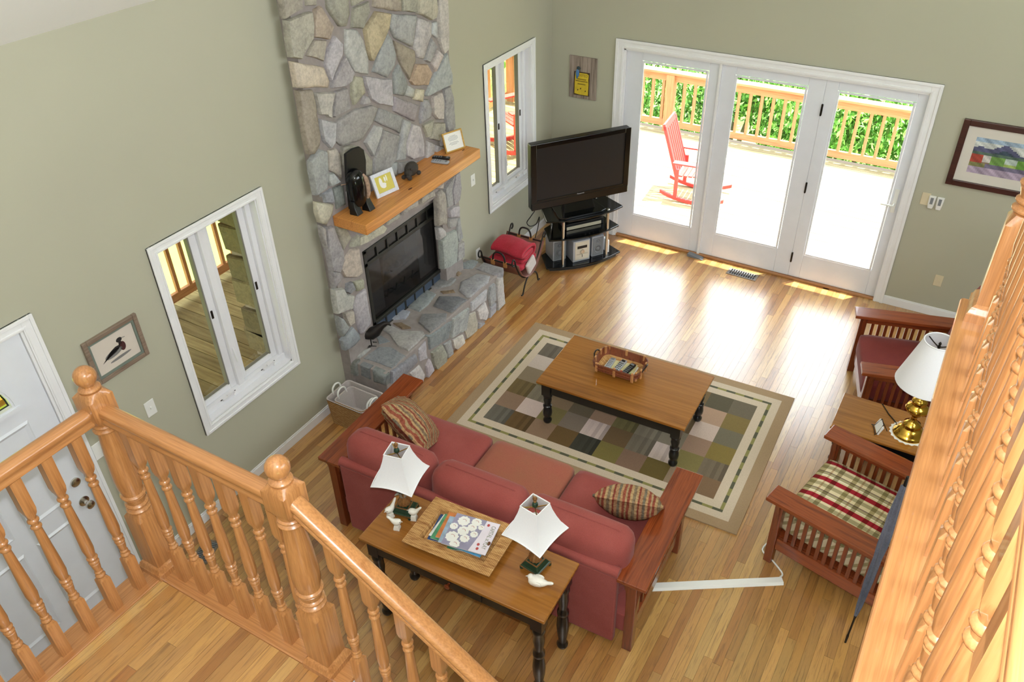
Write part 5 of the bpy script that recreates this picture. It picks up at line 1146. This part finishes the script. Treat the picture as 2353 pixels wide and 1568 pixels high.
# ------------------------------------------------------------------ TV and stand
TVR = math.radians(52.3)
ts = empty('tv_stand', (.70, -.66, 0), TVR); tag(ts, 'black glass three shelf television stand in the corner', 'tv stand')
SH = [(-.43, -.11), (-.30, -.155), (-.15, -.19), (0, -.20), (.15, -.19), (.30, -.155), (.43, -.11), (.37, .16), (.22, .24), (-.22, .24), (-.37, .16)]
for i, (z, k) in enumerate(((.055, 1.0), (.375, .93), (.595, 1.0))):
    m_ = MB(); m_.prism([(a * k, b * k) for a, b in SH], z - .02, z); m_.build('shelf', MT['blackgloss'], ts, bevel=.005)
m_ = MB(); m_.prism([(a * .9, b * .85) for a, b in SH], 0.0, .035); m_.build('plinth', MT['black'], ts)
for (x, y) in ((-.25, -.125), (.25, -.125), (-.25, .17), (.25, .17)):
    m_ = MB(); m_.lathe([(.016, .055), (.016, .575)], 16, T((x, y, 0))); m_.build('post', MT['chrome'], ts, smooth=40)
    m_ = MB(); m_.lathe([(.019, .595), (.017, .602), (.01, .606), (0, .607)], 14, T((x, y, 0))); m_.build('post_cap', MT['chrome'], ts, smooth=40)
tv = empty('television', (.677, -.69, .5955), TVR); tag(tv, 'large black flat screen television on glass stand', 'television')
y0 = -.055
m_ = MB(); m_.box(-.532, y0, .125, .532, y0 + .085, .808); m_.build('cabinet', MT['black'], tv, bevel=.012)
m_ = MB(); m_.box(-.533, y0 - .012, .122, .533, y0 + .004, .205); m_.build('lower_bezel', MT['blackgloss'], tv, bevel=.01)
m_ = MB(); m_.box(-.475, y0 - .003, .225, .475, y0 + .002, .765); m_.build('screen', MT['screen'], tv)
for a in ((-.533, .2, -.475, .81), (.475, .2, .533, .81), (-.475, .765, .475, .81), (-.475, .2, .475, .225)):
    m_ = MB(); m_.box(a[0], y0 - .010, a[1], a[2], y0 + .003, a[3]); m_.build('bezel', MT['blackgloss'], tv, bevel=.003)
m_ = MB(); m_.prism([(-.26, -.13), (-.2, -.155), (.2, -.155), (.26, -.13), (.23, .13), (-.23, .13)], 0, .022); m_.loft([[(-.17, -.06, .02), (.17, -.06, .02), (.15, .07, .02), (-.15, .07, .02)], [(-.15, -.02, .14), (.15, -.02, .14), (.15, .03, .14), (-.15, .03, .14)]]); m_.build('pedestal', MT['blackgloss'], tv, bevel=.004)
text_mesh('Panasonic', .02, T((0, y0 - .0125, .215)) @ RX(math.pi / 2), 'brand_lettering', MT['silver'], tv, .0004)
tv.rotation_euler = (0, 0, TVR)
def dev(name, label, cat, x0, x1, y0, y1, z0, z1, mat_):
    cx, cy = (x0 + x1) / 2, (y0 + y1) / 2
    p = Vector((.70, -.66, 0)) + RZ(TVR) @ Vector((cx, cy, z0)); r_ = empty(name, p, TVR); tag(r_, label, cat)
    m_ = MB(); m_.box(x0 - cx, y0 - cy, 0, x1 - cx, y1 - cy, z1 - z0); m_.build('cabinet', mat_, r_, bevel=.006)
    return r_, (x1 - x0), (y0 - cy), (z1 - z0)
def cone(r_, x, y, z, r):
    m_ = MB(); m_.lathe([(r, 0), (r * .95, .004), (r * .55, -.002), (r * .25, .004), (0, .005)], 20, T((x, y, z)) @ RX(math.pi / 2)); m_.build('driver', MT['grey'], r_, smooth=40)
for (a, b, yy, lab) in ((-.315, -.165, -.02, 'silver bookshelf speaker nearest the log holder on stand'), (.095, .235, -.095, 'silver bookshelf speaker beside stereo unit near French doors')):
    r_, w, yf, h = dev('speaker', lab, 'speaker', a, b, yy, yy + .2, .0555, .29, MT['silver'])
    m_ = MB(); m_.box(-w / 2 + .012, yf - .006, .015, w / 2 - .012, yf + .002, h - .015); m_.build('baffle', MT['grey'], r_, bevel=.004); cone(r_, 0, yf - .006, h * .38, w * .34); cone(r_, 0, yf - .006, h * .76, w * .17)
r_, w, yf, h = dev('stereo_unit', 'silver compact stereo unit with round dial on lower shelf', 'stereo', -.135, .06, -.125, .15, .0555, .30, MT['silver'])
m_ = MB(); m_.box(-.075, yf - .004, .02, .085, yf + .002, h - .012); fc = m_.build('front_panel', plain('champagne_plastic', (206, 200, 184), .35, .2), r_, bevel=.003)
m_ = MB(); m_.box(-.05, yf - .006, h - .09, .06, yf - .003, h - .06); m_.build('display', MT['black'], r_)
m_ = MB(); m_.lathe([(.024, 0), (.022, .012), (0, .013)], 20, T((.008, yf - .004, h * .48)) @ RX(math.pi / 2)); m_.build('dial', MT['chrome'], r_, smooth=40)
m_ = MB(); m_.box(-.06, yf - .0055, h * .36, .07, yf - .003, h * .365); m_.box(.003, yf - .0055, .05, .009, yf - .003, .08); m_.build('tape_slot', MT['black'], r_)
r_, w, yf, h = dev('disc_player', 'slim silver fronted disc player on middle glass shelf', 'disc player', -.16, .27, .0, .20, .3755, .445, MT['black'])
m_ = MB(); m_.box(-w / 2 + .004, yf - .006, .004, w / 2 - .03, yf + .001, .04); m_.build('front_panel', plain('pale_gold_panel', (206, 196, 172), .35, .3), r_, bevel=.003)
r_, w, yf, h = dev('receiver_box', 'black receiver box stacked on the disc player', 'receiver', -.13, .24, .02, .19, .446, .50, MT['black'])
for k in range(3): m_ = MB(); m_.lathe([(.008, 0), (.007, .008), (0, .009)], 12, T((.02 + k * .045, yf, .028)) @ RX(math.pi / 2)); m_.build('knob', MT['chrome'], r_, smooth=40)
r_, w, yf, h = dev('router_box', 'small white network box at stand end near French doors', 'router', .28, .31, -.08, .02, .0555, .20, MT['white'])
m_ = MB(); m_.tube(cr([(.33, -.96, .62), (.30, -1.0, .56), (.27, -1.02, .50), (.29, -.99, .45), (.34, -.95, .47), (.36, -.92, .54), (.34, -.92, .40), (.30, -.95, .20), (.27, -.90, .01), (.2, -.80, .006), (.06, -.7, .006)]), .005, 6); o = m_.build('power_cable', MT['black'], None); tag(o, 'black cables dangling behind the television stand', 'cable')

# ------------------------------------------------------------------ wall things
def plate(name, label, face, a, z, m, w=.072, h=.115, kind='toggle', group=None):
    r_ = empty(name, (0.0, a, z) if face == 'L' else (a, 0.0, z), math.pi / 2 if face == 'L' else 0); tag(r_, label, 'switch' if kind != 'outlet' else 'outlet', group)
    m_ = MB(); m_.box(-w / 2, -.006, -h / 2, w / 2, 0, h / 2); m_.build('plate', m, r_, bevel=.003)
    if kind == 'toggle': m_ = MB(); m_.box(-.005, -.016, -.004, .005, -.006, .012); m_.build('toggle', m, r_)
    elif kind == 'outlet':
        for s in (-1, 1): m_ = MB(); m_.box(-.016, -.008, s * .02 - .014, .016, -.006, s * .02 + .014); m_.build('socket', m, r_, bevel=.004)
    return r_
plate('light_switch', 'white light switch between duck print and tall window', 'L', -5.334, 1.152, MT['white'])
plate('light_switch', 'white double light switch just right of front door', 'L', -5.711, 1.118, MT['white'], .115)
plate('light_switch', 'white light switch between fireplace and far window', 'L', -1.564, 1.141, MT['white'])
plate('wall_outlet', 'white wall outlet behind the log holder', 'L', -1.545, .33, MT['white'], kind='outlet')
plate('light_switch', 'almond blank wall plate beside two white remote holders', 'B', 3.757, 1.136, MT['almond'], kind='blank')
plate('wall_outlet', 'almond wall outlet low on wall right of French doors', 'B', 4.06, .374, MT['almond'], kind='outlet')
for i, x in enumerate((3.811, 3.878)):
    r_ = empty('fan_remote', (x, 0, 1.12)); tag(r_, ('white fan remote in wall holder touching the almond plate', 'white fan remote in wall holder farther from the almond plate')[i], 'remote', 'fan remotes on the wall')
    m_ = MB(); m_.loft([[(-.02, -.022, -.06), (.02, -.022, -.06), (.02, -.001, -.06), (-.02, -.001, -.06)], [(-.026, -.024, -.02), (.026, -.024, -.02), (.026, -.001, -.02), (-.026, -.001, -.02)], [(-.03, -.02, .06), (.03, -.02, .06), (.03, -.001, .06), (-.03, -.001, .06)]]); m_.build('body', MT['white'], r_, bevel=.006)
    m_ = MB(); m_.box(-.012, -.0255, -.015, .012, -.0215, .045); m_.build('keypad', MT['grey'], r_)
# duck print
dp = empty('duck_print', (0, -5.41, 1.67), math.pi / 2); tag(dp, 'framed duck print on left wall beside front door', 'picture')
MT['greywood'] = wood('weathered_taupe_wood', (140, 122, 106), (108, 92, 80), 'x', .6); MT['greenmat'] = plain('grey_green_mat', (112, 122, 112), .8); MT['cream'] = plain('cream_print_paper', (206, 196, 184), .8, var=.03)
w, h = .37, .302
def frame4(r_, w, h, fw, m, d=.022, y=-.022, name='frame', bev=.004):
    for a in ((-w / 2, -h / 2, -w / 2 + fw, h / 2), (w / 2 - fw, -h / 2, w / 2, h / 2), (-w / 2 + fw, -h / 2, w / 2 - fw, -h / 2 + fw), (-w / 2 + fw, h / 2 - fw, w / 2 - fw, h / 2)):
        m_ = MB(); m_.box(a[0], y, a[1], a[2], y + d, a[3]); m_.build(name, m, r_, bevel=bev)
frame4(dp, w, h, .028, MT['greywood']); frame4(dp, w - .056, h - .056, .014, MT['greenmat'], .012, -.014, 'mat', 0)
m_ = MB(); m_.box(-w / 2 + .03, -.006, -h / 2 + .03, w / 2 - .03, -.002, h / 2 - .03); pr = m_.build('print', MT['cream'], dp)
MT['duckblack'] = plain('duck_black_ink', (34, 30, 30), .7); MT['duckgrey'] = plain('duck_grey_wash', (120, 118, 116), .8); MT['duckmaroon'] = plain('duck_maroon_ink', (70, 30, 32), .7)
Mp = T((0, -.0062, 0)) @ RX(math.pi / 2)
def ell(cx, cy, a, b, rot, n=18): return [(cx + a * math.cos(q) * math.cos(rot) - b * math.sin(q) * math.sin(rot), cy + a * math.cos(q) * math.sin(rot) + b * math.sin(q) * math.cos(rot)) for q in (2 * math.pi * k / n for k in range(n))]
for nm, poly, mm in (('duck_shadow', ell(.015, -.062, .075, .009, .05), 'duckgrey'), ('duck_flank', ell(-.02, -.018, .062, .022, .12), 'duckgrey'), ('duck_back', [(-.105, -.045), (-.06, -.03), (0, -.018), (.03, -.002), (.035, .014), (.0, .016), (-.045, .0), (-.08, -.028)], 'duckblack'), ('duck_breast', ell(.047, -.004, .02, .031, .0), 'duckmaroon'), ('duck_neck', [(.024, .01), (.048, .012), (.046, .036), (.03, .036)], 'duckblack'), ('duck_head', ell(.037, .045, .02, .015, .1), 'duckblack'), ('duck_bill', [(.054, .046), (.078, .042), (.078, .046), (.055, .05)], 'duckgrey')):
    m_ = MB(); m_.prism(poly, 0, .0006, Mp); m_.build(nm, MT[mm], pr)
# yellow sign on weathered board
sg = empty('bird_sign', (.367, 0, 1.698)); tag(sg, 'weathered board sign with yellow panel and bluebird', 'sign')
t = NT('weathered_board'); f = t.noise(t.coord((40, 40, 3)), 1, 5); t.bump(f, .4, .004); MT['barn'] = t.done(t.ramp(f, [(.3, (92, 82, 74)), (.5, (146, 132, 122)), (.7, (168, 152, 142))]), .9, 0, .1)
for k in range(3):
    a = -.153 + k * .102; m_ = MB(); m_.box(a, -.018, -.213, a + .101, -.002, .213); m_.build('board', MT['barn'], sg, bevel=.002)
MT['signyellow'] = plain('yellow_sign_paint', (206, 178, 42), .6, var=.12, scale=20); MT['signdark'] = plain('dark_brown_paint', (66, 46, 26), .7); MT['signolive'] = plain('olive_lettering', (120, 100, 30), .7)
Ms = T((0, -.018, 0)) @ RX(math.pi / 2)
m_ = MB(); m_.prism([(-.098, -.182), (.078, -.178), (.08, .062), (-.096, .060)], 0, .004, Ms); m_.build('panel_border', MT['signdark'], sg)
m_ = MB(); m_.prism([(-.088, -.165), (-.03, -.172), (.066, -.170), (.07, -.06), (.066, -.01), (.07, .04), (.05, .052), (-.08, .05), (-.086, -.04)], .004, .006, Ms); yp = m_.build('yellow_panel', MT['signyellow'], sg)
text_mesh('POSTED', .036, Ms @ T((-.005, .026, .0064)), 'sign_lettering', MT['signolive'], yp, .0003)
for (y, w) in ((-.012, .05), (-.032, .068), (-.062, .045)):
    m_ = MB(); m_.prism([(-w - .008, y - .005), (w - .008, y - .004), (w - .008, y + .004), (-w - .008, y + .005)], .006, .0066, Ms); m_.build('faded_text_line', MT['signolive'], yp)
for (x, y) in ((-.05, -.125), (-.018, -.108), (.036, -.128)):
    m_ = MB(); m_.prism(ell(x, y, .009, .006, .9, 10), .006, .0066, Ms); m_.build('paint_spot', MT['signdark'], yp)
MT['bluebird'] = plain('bluebird_paint', (76, 124, 176), .6); MT['birddark'] = plain('bird_dark_paint', (44, 60, 66), .6)
m_ = MB(); m_.sphere((-.056, -.026, .045), 1, 12, 8, RX(0), (.02, .01, .042)); m_.tube([(-.056, -.026, .02), (-.064, -.024, -.01)], [.014, .006], 8); m_.build('bird_body', MT['bluebird'], sg, smooth=60)
m_ = MB(); m_.sphere((-.046, -.028, .10), 1, 12, 8, None, (.019, .012, .017)); m_.tube([(-.03, -.028, .10), (-.016, -.028, .097)], [.005, .001], 8); m_.build('bird_head', MT['birddark'], sg, smooth=60)
# landscape picture
lp = empty('landscape_picture', (4.30, 0, 1.608)); tag(lp, 'dark framed mountain street painting with wide white mat', 'picture')
MT['mahog'] = wood('dark_mahogany_frame', (70, 34, 26), (44, 20, 16), 'x', .35); MT['matw'] = plain('off_white_mat', (208, 202, 192), .85, var=.02)
w, h = .86, .58
frame4(lp, w, h, .05, MT['mahog'], .03, -.03); m_ = MB(); m_.box(-w / 2 + .045, -.014, -h / 2 + .045, w / 2 - .045, -.008, h / 2 - .045); m_.build('mat', MT['matw'], lp)
def paint(u, v):
    # u 0..1 left-right, v 0..1 bottom-top
    n = math.sin(u * 23.1 + v * 7.7) * .5 + math.sin(u * 51 + v * 37) * .5
    ridge = .70 + .16 * math.exp(-((u - .38) / .16) ** 2) - .10 * u + .03 * math.sin(u * 19)
    if v > ridge + .03: c = (150, 170, 190) if v > .9 else (196, 200, 196)
    elif v > .60: c = (86, 88, 116) if v > ridge - .12 else (58, 72, 84)
    elif v > .52: c = (84, 104, 92)
    elif v > .30:
        if u < .14: c = (170, 74, 60)
        elif u < .25: c = (190, 186, 180) if .36 < v else (130, 110, 96)
        elif u < .42: c = (112, 150, 78)
        elif u < .58: c = (170, 184, 176) if v > .4 else (150, 170, 96)
        elif u < .72: c = (108, 154, 66)
        elif u < .82: c = (170, 168, 172)
        elif u < .9: c = (170, 80, 66)
        else: c = (200, 176, 126)
    elif v > .2: c = (112, 106, 128) if .2 < u < .8 else (128, 128, 84)
    else: c = (168, 152, 172)
    k = 1 + .16 * n; return tuple(max(0, min(255, x * k)) for x in c)
m_ = MB(); NU, NV = 40, 26; pw, ph = .60, .31
for i in range(NU):
    for j in range(NV):
        x0 = -pw / 2 + pw * i / NU; x1 = -pw / 2 + pw * (i + 1) / NU; z0 = -ph / 2 + ph * j / NV; z1 = -ph / 2 + ph * (j + 1) / NV
        m_.add([(x0, -.0150, z0), (x1, -.0150, z0), (x1, -.0150, z1), (x0, -.0150, z1)], [(0, 1, 2, 3)], None, paint((i + .5) / NU, (j + .5) / NV))
MT['painting'] = attr_mat('painted_scene', .6, .2, 30); m_.build('painting', MT['painting'], lp)

# ------------------------------------------------------------------ floor things
def vent(label, loc, rz, l, w):
    r_ = empty('floor_vent', loc, rz); tag(r_, label, 'vent', 'floor heating vents'); f = MB(); f.box(-l / 2, -w / 2, 0, l / 2, -w / 2 + .016, .005); f.box(-l / 2, w / 2 - .016, 0, l / 2, w / 2, .005); f.box(-l / 2, -w / 2 + .016, 0, -l / 2 + .016, w / 2 - .016, .005); f.box(l / 2 - .016, -w / 2 + .016, 0, l / 2, w / 2 - .016, .005); f.box(-l / 2 + .016, -.004, 0, l / 2 - .016, .004, .005)
    f.build('frame', plain('taupe_metal', (128, 116, 104), .5, .3), r_)
    m_ = MB(); m_.box(-l / 2 + .014, -w / 2 + .014, 0, l / 2 - .014, w / 2 - .014, .001); m_.build('duct', MT['black'], r_)
    n = 12
    for k in range(n): m_ = MB(); x = -l / 2 + .022 + (l - .044) * k / (n - 1); m_.box(x - .004, -w / 2 + .016, .001, x + .004, w / 2 - .016, .004); m_.build('louver', MT['grey'], r_)
    return r_
vent('metal floor vent in front of the French doors', (2.31, -.14, 0.0003), -.03, .31, .13)
vent('metal floor vent beside front door by wall baseboard', (.215, -5.435, 0.0003), math.pi / 2 + .3, .2, .13)
m_ = MB(); m_.loft([[(-.085, -.03, 0), (.085, -.03, 0), (.085, .03, 0), (-.085, .03, 0)], [(-.085, -.03, .03), (.06, -.03, .012), (.06, .03, .012), (-.085, .03, .03)]]); o = m_.build('door_wedge', MT['grey'], None, (1.765, -.035, 0.0003), -.05); tag(o, 'dark grey wedge on floor against the French doors', 'door stop')
ps = empty('cord_cover', (3.0, -4.20, 0.0003)); a = math.atan2(-3.72 + 4.20, 3.745 - 3.0); L = math.hypot(.745, .48); ps.rotation_euler = (0, 0, a); tag(ps, 'long white floor cord cover running between sofa and armchair', 'cord cover')
m_ = MB(); m_.loft([[(x, -.034, 0), (x, .034, 0), (x, .022, .018), (x, -.022, .018)] for x in (-.08, L)]); m_.build('channel', MT['white'], ps, bevel=.003)
m_ = MB(); m_.tube(cr([(L - .01, .02, .02), (L + .01, .05, .02), (L - .02, .16, .012), (L - .06, .26, .008), (L + .05, .36, .008)]), .006, 8); m_.build('cord', MT['white'], ps, smooth=60)
r_ = empty('power_adapter', (3.86, -3.45, 0.0003), .3); tag(r_, 'black power adapter on the floor below plaid armchair', 'adapter')
m_ = MB(); m_.box(-.06, -.03, 0, .06, .03, .03); m_.build('body', MT['black'], r_, bevel=.004); m_ = MB(); m_.lathe([(.012, .03), (.012, .034), (0, .035)], 12); m_.build('indicator', MT['chrome'], r_)
# ------------------------------------------------------------------ outside: deck, rails, rockers, greenery
DZ = -.05
MT['deck'] = None
t = NT('deck_board'); a_ = t.n('ShaderNodeAttribute'); a_.attribute_name = 'tone'; f = t.noise(t.coord((1.5, 22, 22), 'World'), 1.5, 5)
MT['deck'] = t.done(t.mix(a_.outputs['Color'], t.ramp(f, [(.3, (160, 150, 130)), (.6, (255, 255, 255))]), .6, 'MULTIPLY'), .8, 0, .2)
MT['cedar'] = wood('cedar_upright', (186, 132, 94), (158, 104, 70), 'z', .7, 1, 0); MT['cedarx'] = wood('cedar_rail', (190, 136, 98), (160, 106, 72), 'x', .7, 1, 0)
m_ = MB(); m_.box(-2.65, -7.2, DZ - .2, 6.6, 3.35, DZ - .03); deck = struct(m_, 'floor_deck', plain('dark_joists', (46, 38, 28), .9))
def dk(x0, x1, y0):
    m_ = MB(); k = R.uniform(.9, 1.08); m_.box(x0, y0, DZ - .028, x1, y0 + .138, DZ, None, tuple(x * k for x in (152, 142, 112))); m_.build('deck_board', MT['deck'], deck)
y = .155
while y < 3.2: dk(-2.6, 6.5, y); y += .145
y = .01
while y > -7.1: dk(-2.6, -.152, y); y -= .145
m_ = MB(); m_.box(-40, -40, -1.6, 40, 60, -1.5); gnd = struct(m_, 'floor_ground', plain('lawn_grass', (120, 140, 74), .95, var=.1, scale=2))
# unseen porch roof over side deck, outer edge lowered to block sky light
m_ = MB(); m_.loft([[(-3.4, -9, 1.5), (-.151, -9, 2.75), (-.151, -9, 2.87), (-3.4, -9, 1.62)], [(-3.4, .45, 1.5), (-.151, .45, 2.75), (-.151, .45, 2.87), (-3.4, .45, 1.62)]]); struct(m_, 'ceiling_porch', MT['cedarx'])
def railing(name, label, a, b, posts):
    A, B = Vector(a), Vector(b); L = (B - A).length; ang = math.atan2(B.y - A.y, B.x - A.x)
    r_ = empty(name, (A.x, A.y, DZ), ang); tag(r_, label, 'railing')
    m_ = MB(); m_.box(0, -.07, .80, L, .07, .835); m_.build('cap_rail', MT['cedarx'], r_, bevel=.006)
    m_ = MB(); m_.box(0, -.02, .70, L, .02, .80); m_.build('top_rail', MT['cedarx'], r_); m_ = MB(); m_.box(0, -.02, .06, L, .02, .15); m_.build('bottom_rail', MT['cedarx'], r_)
    for p in posts: m_ = MB(); m_.box(p - .06, -.06, -.02, p + .06, .06, .80); m_.build('post', MT['cedar'], r_, bevel=.006)
    me = None; n = int(L / .152)
    for k in range(n):
        x = .08 + k * .152
        if any(abs(x - p) < .09 for p in posts): continue
        if me is None: q = MB().box(-.018, -.018, .15, .018, .018, .70); me = q.mesh('deck_baluster'); me.materials.append(MT['cedar'])
        put(me, 'baluster', r_, (x, 0, 0))
    return r_
railing('deck_railing', 'cedar deck railing beyond the French doors in front of bushes', (-2.48, 3.2), (6.4, 3.2), (.06, 2.62, 7.6))
railing('deck_railing', 'cedar side porch railing outside the casement windows', (-2.48, -7.0), (-2.48, 3.12), (.06, 2.5, 5.0, 7.5, 9.9))
# outside chimney stack
oc = empty('outdoor_chimney', (-.5, -2.83, 0)); tag(oc, 'stone outside chimney stack seen through the near window', 'chimney')
OX = -.93; OY0, OY1 = -3.72, -1.95; OM = T(-oc.location)
m_ = MB(); m_.box(OX, OY0, DZ - .1, -.151, OY0 + .08, 2.3, OM); m_.box(OX, OY1 - .08, DZ - .1, -.151, OY1, 2.3, OM); m_.box(OX, OY0 + .08, DZ - .1, OX + .1, OY1 - .08, 2.3, OM); m_.build('mortar_core', MT['mortar'], oc)
for zz in range(0, 8):
    for (x0, x1) in ((OX - .02, OX + .3), (OX + .32, -.36)):
        z0 = zz * .26 + R.uniform(-.03, .03) + DZ; z1 = z0 + .25
        Q = [(x0 + R.uniform(-.03, .02), z0 + R.uniform(-.02, .02)), (x1 + R.uniform(-.02, .02), z0 + R.uniform(-.03, .02)), (x1 + R.uniform(-.02, .02), z1), (x0 + R.uniform(-.05, .03), z1 - R.uniform(0, .05))]
        rings = []
        for dpt, ins_ in ((-.01, 0), (.03, 0), (.045, .015)):
            cx = sum(p[0] for p in Q) / 4; cy = sum(p[1] for p in Q) / 4
            rings.append([(cx + (p[0] - cx) * (1 - ins_ * 6), OY0 - dpt, cy + (p[1] - cy) * (1 - ins_ * 6)) for p in Q])
        k_ = R.uniform(.85, 1.05)
        MB().loft(rings, OM, True, False, tuple(x * k_ for x in (140, 132, 112))).build('stone', MT['stone'], oc)
# rocking chairs
MT['redpaint'] = plain('red_painted_wood', (190, 60, 58), .45, var=.08)
def rocker(label, loc, rz):
    r_ = empty('rocking_chair', loc, rz); tag(r_, label, 'chair')
    for s in (-1, 1):
        m_ = MB(); g = []
        for k in range(11):
            a = math.radians(-24 + 48 * k / 10); y = 1.15 * math.sin(a); z = 1.15 * (1 - math.cos(a)); g.append([(s * .27 - .018, y, z), (s * .27 + .018, y, z), (s * .27 + .018, y, z + .05), (s * .27 - .018, y, z + .05)])
        m_.loft(g); m_.build('runner', MT['redpaint'], r_)
        for (y, h) in ((.22, .60), (-.24, .50)): m_ = MB(); m_.box(s * .27 - .022, y - .025, .04, s * .27 + .022, y + .025, h); m_.build('leg', MT['redpaint'], r_, bevel=.004)
        m_ = MB(); m_.box(s * .30 - .055, -.30, .60, s * .30 + .055, .32, .625); m_.build('arm', MT['redpaint'], r_, bevel=.006)
        m_ = MB(); m_.box(s * .25 - .02, -.02, 0, s * .25 + .02, .025, .80, T((0, -.24, .34)) @ RX(math.radians(18))); m_.build('back_post', MT['redpaint'], r_, bevel=.004)
    for k in range(7): m_ = MB(); m_.box(-.25, -.22 + k * .07, .38 + .006 * k, .25, -.165 + k * .07, .40 + .006 * k); m_.build('seat_slat', MT['redpaint'], r_)
    for k in range(6): m_ = MB(); x = -.20 + k * .08; m_.box(x - .028, -.008, .06, x + .028, .008, .76, T((0, -.235, .35)) @ RX(math.radians(18))); m_.build('back_slat', MT['redpaint'], r_)
    m_ = MB(); m_.box(-.27, -.015, .74, .27, .02, .83, T((0, -.24, .34)) @ RX(math.radians(18))); m_.build('head_rail', MT['redpaint'], r_, bevel=.006)
    return r_
rk = rocker('red slatted rocking chair on the deck outside the French doors', (1.22, 1.42, DZ), math.radians(-84)); rk.scale = (.82, .82, .82)
rocker('red slatted rocking chair on the deck outside the far window', (-1.42, 1.75, DZ), math.radians(150))
# shrubs and trees beyond the deck
def leafmat(name, c1, c2):
    t = NT(name); a_ = t.n('ShaderNodeAttribute'); a_.attribute_name = 'tone'
    return t.done(a_.outputs['Color'], .6, 0, .3)
MT['leaf'] = leafmat('green_leaves', 0, 0); MT['bark'] = plain('grey_bark', (120, 108, 92), .9, bump=.4)
def bush(label, x, y, w, h, cols, n, seed, trunk=True, name='leafy_shrub'):
    Rb = random.Random(seed); z0 = -1.5
    r_ = empty(name, (x, y, z0)); tag(r_, label, 'shrub' if 'shrub' in name else 'tree', None)
    m_ = MB(); blobs = [(Rb.uniform(-.6, .6) * w, Rb.uniform(-.5, .5) * w * .7, Rb.uniform(.25, .85) * h, Rb.uniform(.35, .6) * w) for _ in range(9)]
    for k in range(n):
        bx, by, bz, br = Rb.choice(blobs); u, v = Rb.uniform(0, 2 * math.pi), math.acos(Rb.uniform(-1, 1)); rr_ = br * Rb.uniform(.75, 1.05)
        c = Vector((bx + rr_ * math.sin(v) * math.cos(u), by + rr_ * math.sin(v) * math.sin(u), max(.05, bz + rr_ * .8 * math.cos(v))))
        s = Rb.uniform(.035, .07); M_ = T(c) @ Euler((Rb.uniform(0, 3), Rb.uniform(0, 3), Rb.uniform(0, 6))).to_matrix().to_4x4()
        kk = Rb.uniform(.7, 1.25); col = tuple(min(255, q * kk) for q in Rb.choice(cols))
        m_.add([(-s, 0, 0), (0, -s * .45, .01), (s, 0, 0), (0, s * .45, .01)], [(0, 1, 2, 3)], M_, col)
    me_name = 'foliage'; o = m_.build(me_name, MT['leaf'], r_); o['kind'] = 'stuff'
    b_ = MB()
    for k in range(4): a = k * 1.6; b_.tube([(0.06 * math.cos(a), .06 * math.sin(a), 0), (.2 * w * math.cos(a), .2 * w * math.sin(a), h * .4), (.4 * w * math.cos(a), .35 * w * math.sin(a), h * .75)], [.05, .035, .015], 7)
    b_.build('stem', MT['bark'], r_)
    return r_
GR = [(122, 176, 78), (100, 156, 66), (150, 196, 100), (90, 142, 62)]; DG = [(84, 128, 58), (70, 112, 52), (104, 148, 70)]
bush('dark green shrub beyond deck railing corner post', -1.6, 5.2, 1.5, 2.6, DG, 9000, 1)
bush('dark green shrub beyond railing behind rocking chair', .4, 5.4, 1.4, 2.4, DG + GR, 9000, 2)
bush('bright green shrub beyond railing in middle French door pane', 2.2, 5.1, 1.4, 2.3, GR, 9000, 3)
bush('bright green shrub beyond railing in hinged French door pane', 4.0, 5.2, 1.4, 2.3, GR, 9000, 4)
bush('mid green shrub at the right end of the deck railing', 5.8, 5.0, 1.3, 2.2, GR + DG, 7000, 5)
bush('tall dark tree standing behind the shrubs left', -.6, 8.4, 2.0, 4.6, DG, 9000, 6, name='garden_tree')
bush('tall pale green tree standing behind the shrubs right', 3.2, 8.2, 2.2, 4.4, GR, 9000, 7, name='garden_tree')
bush('tall green tree beyond the deck corner seen from far window', -4.2, 6.5, 1.8, 4.0, GR + DG, 6000, 8, name='garden_tree')
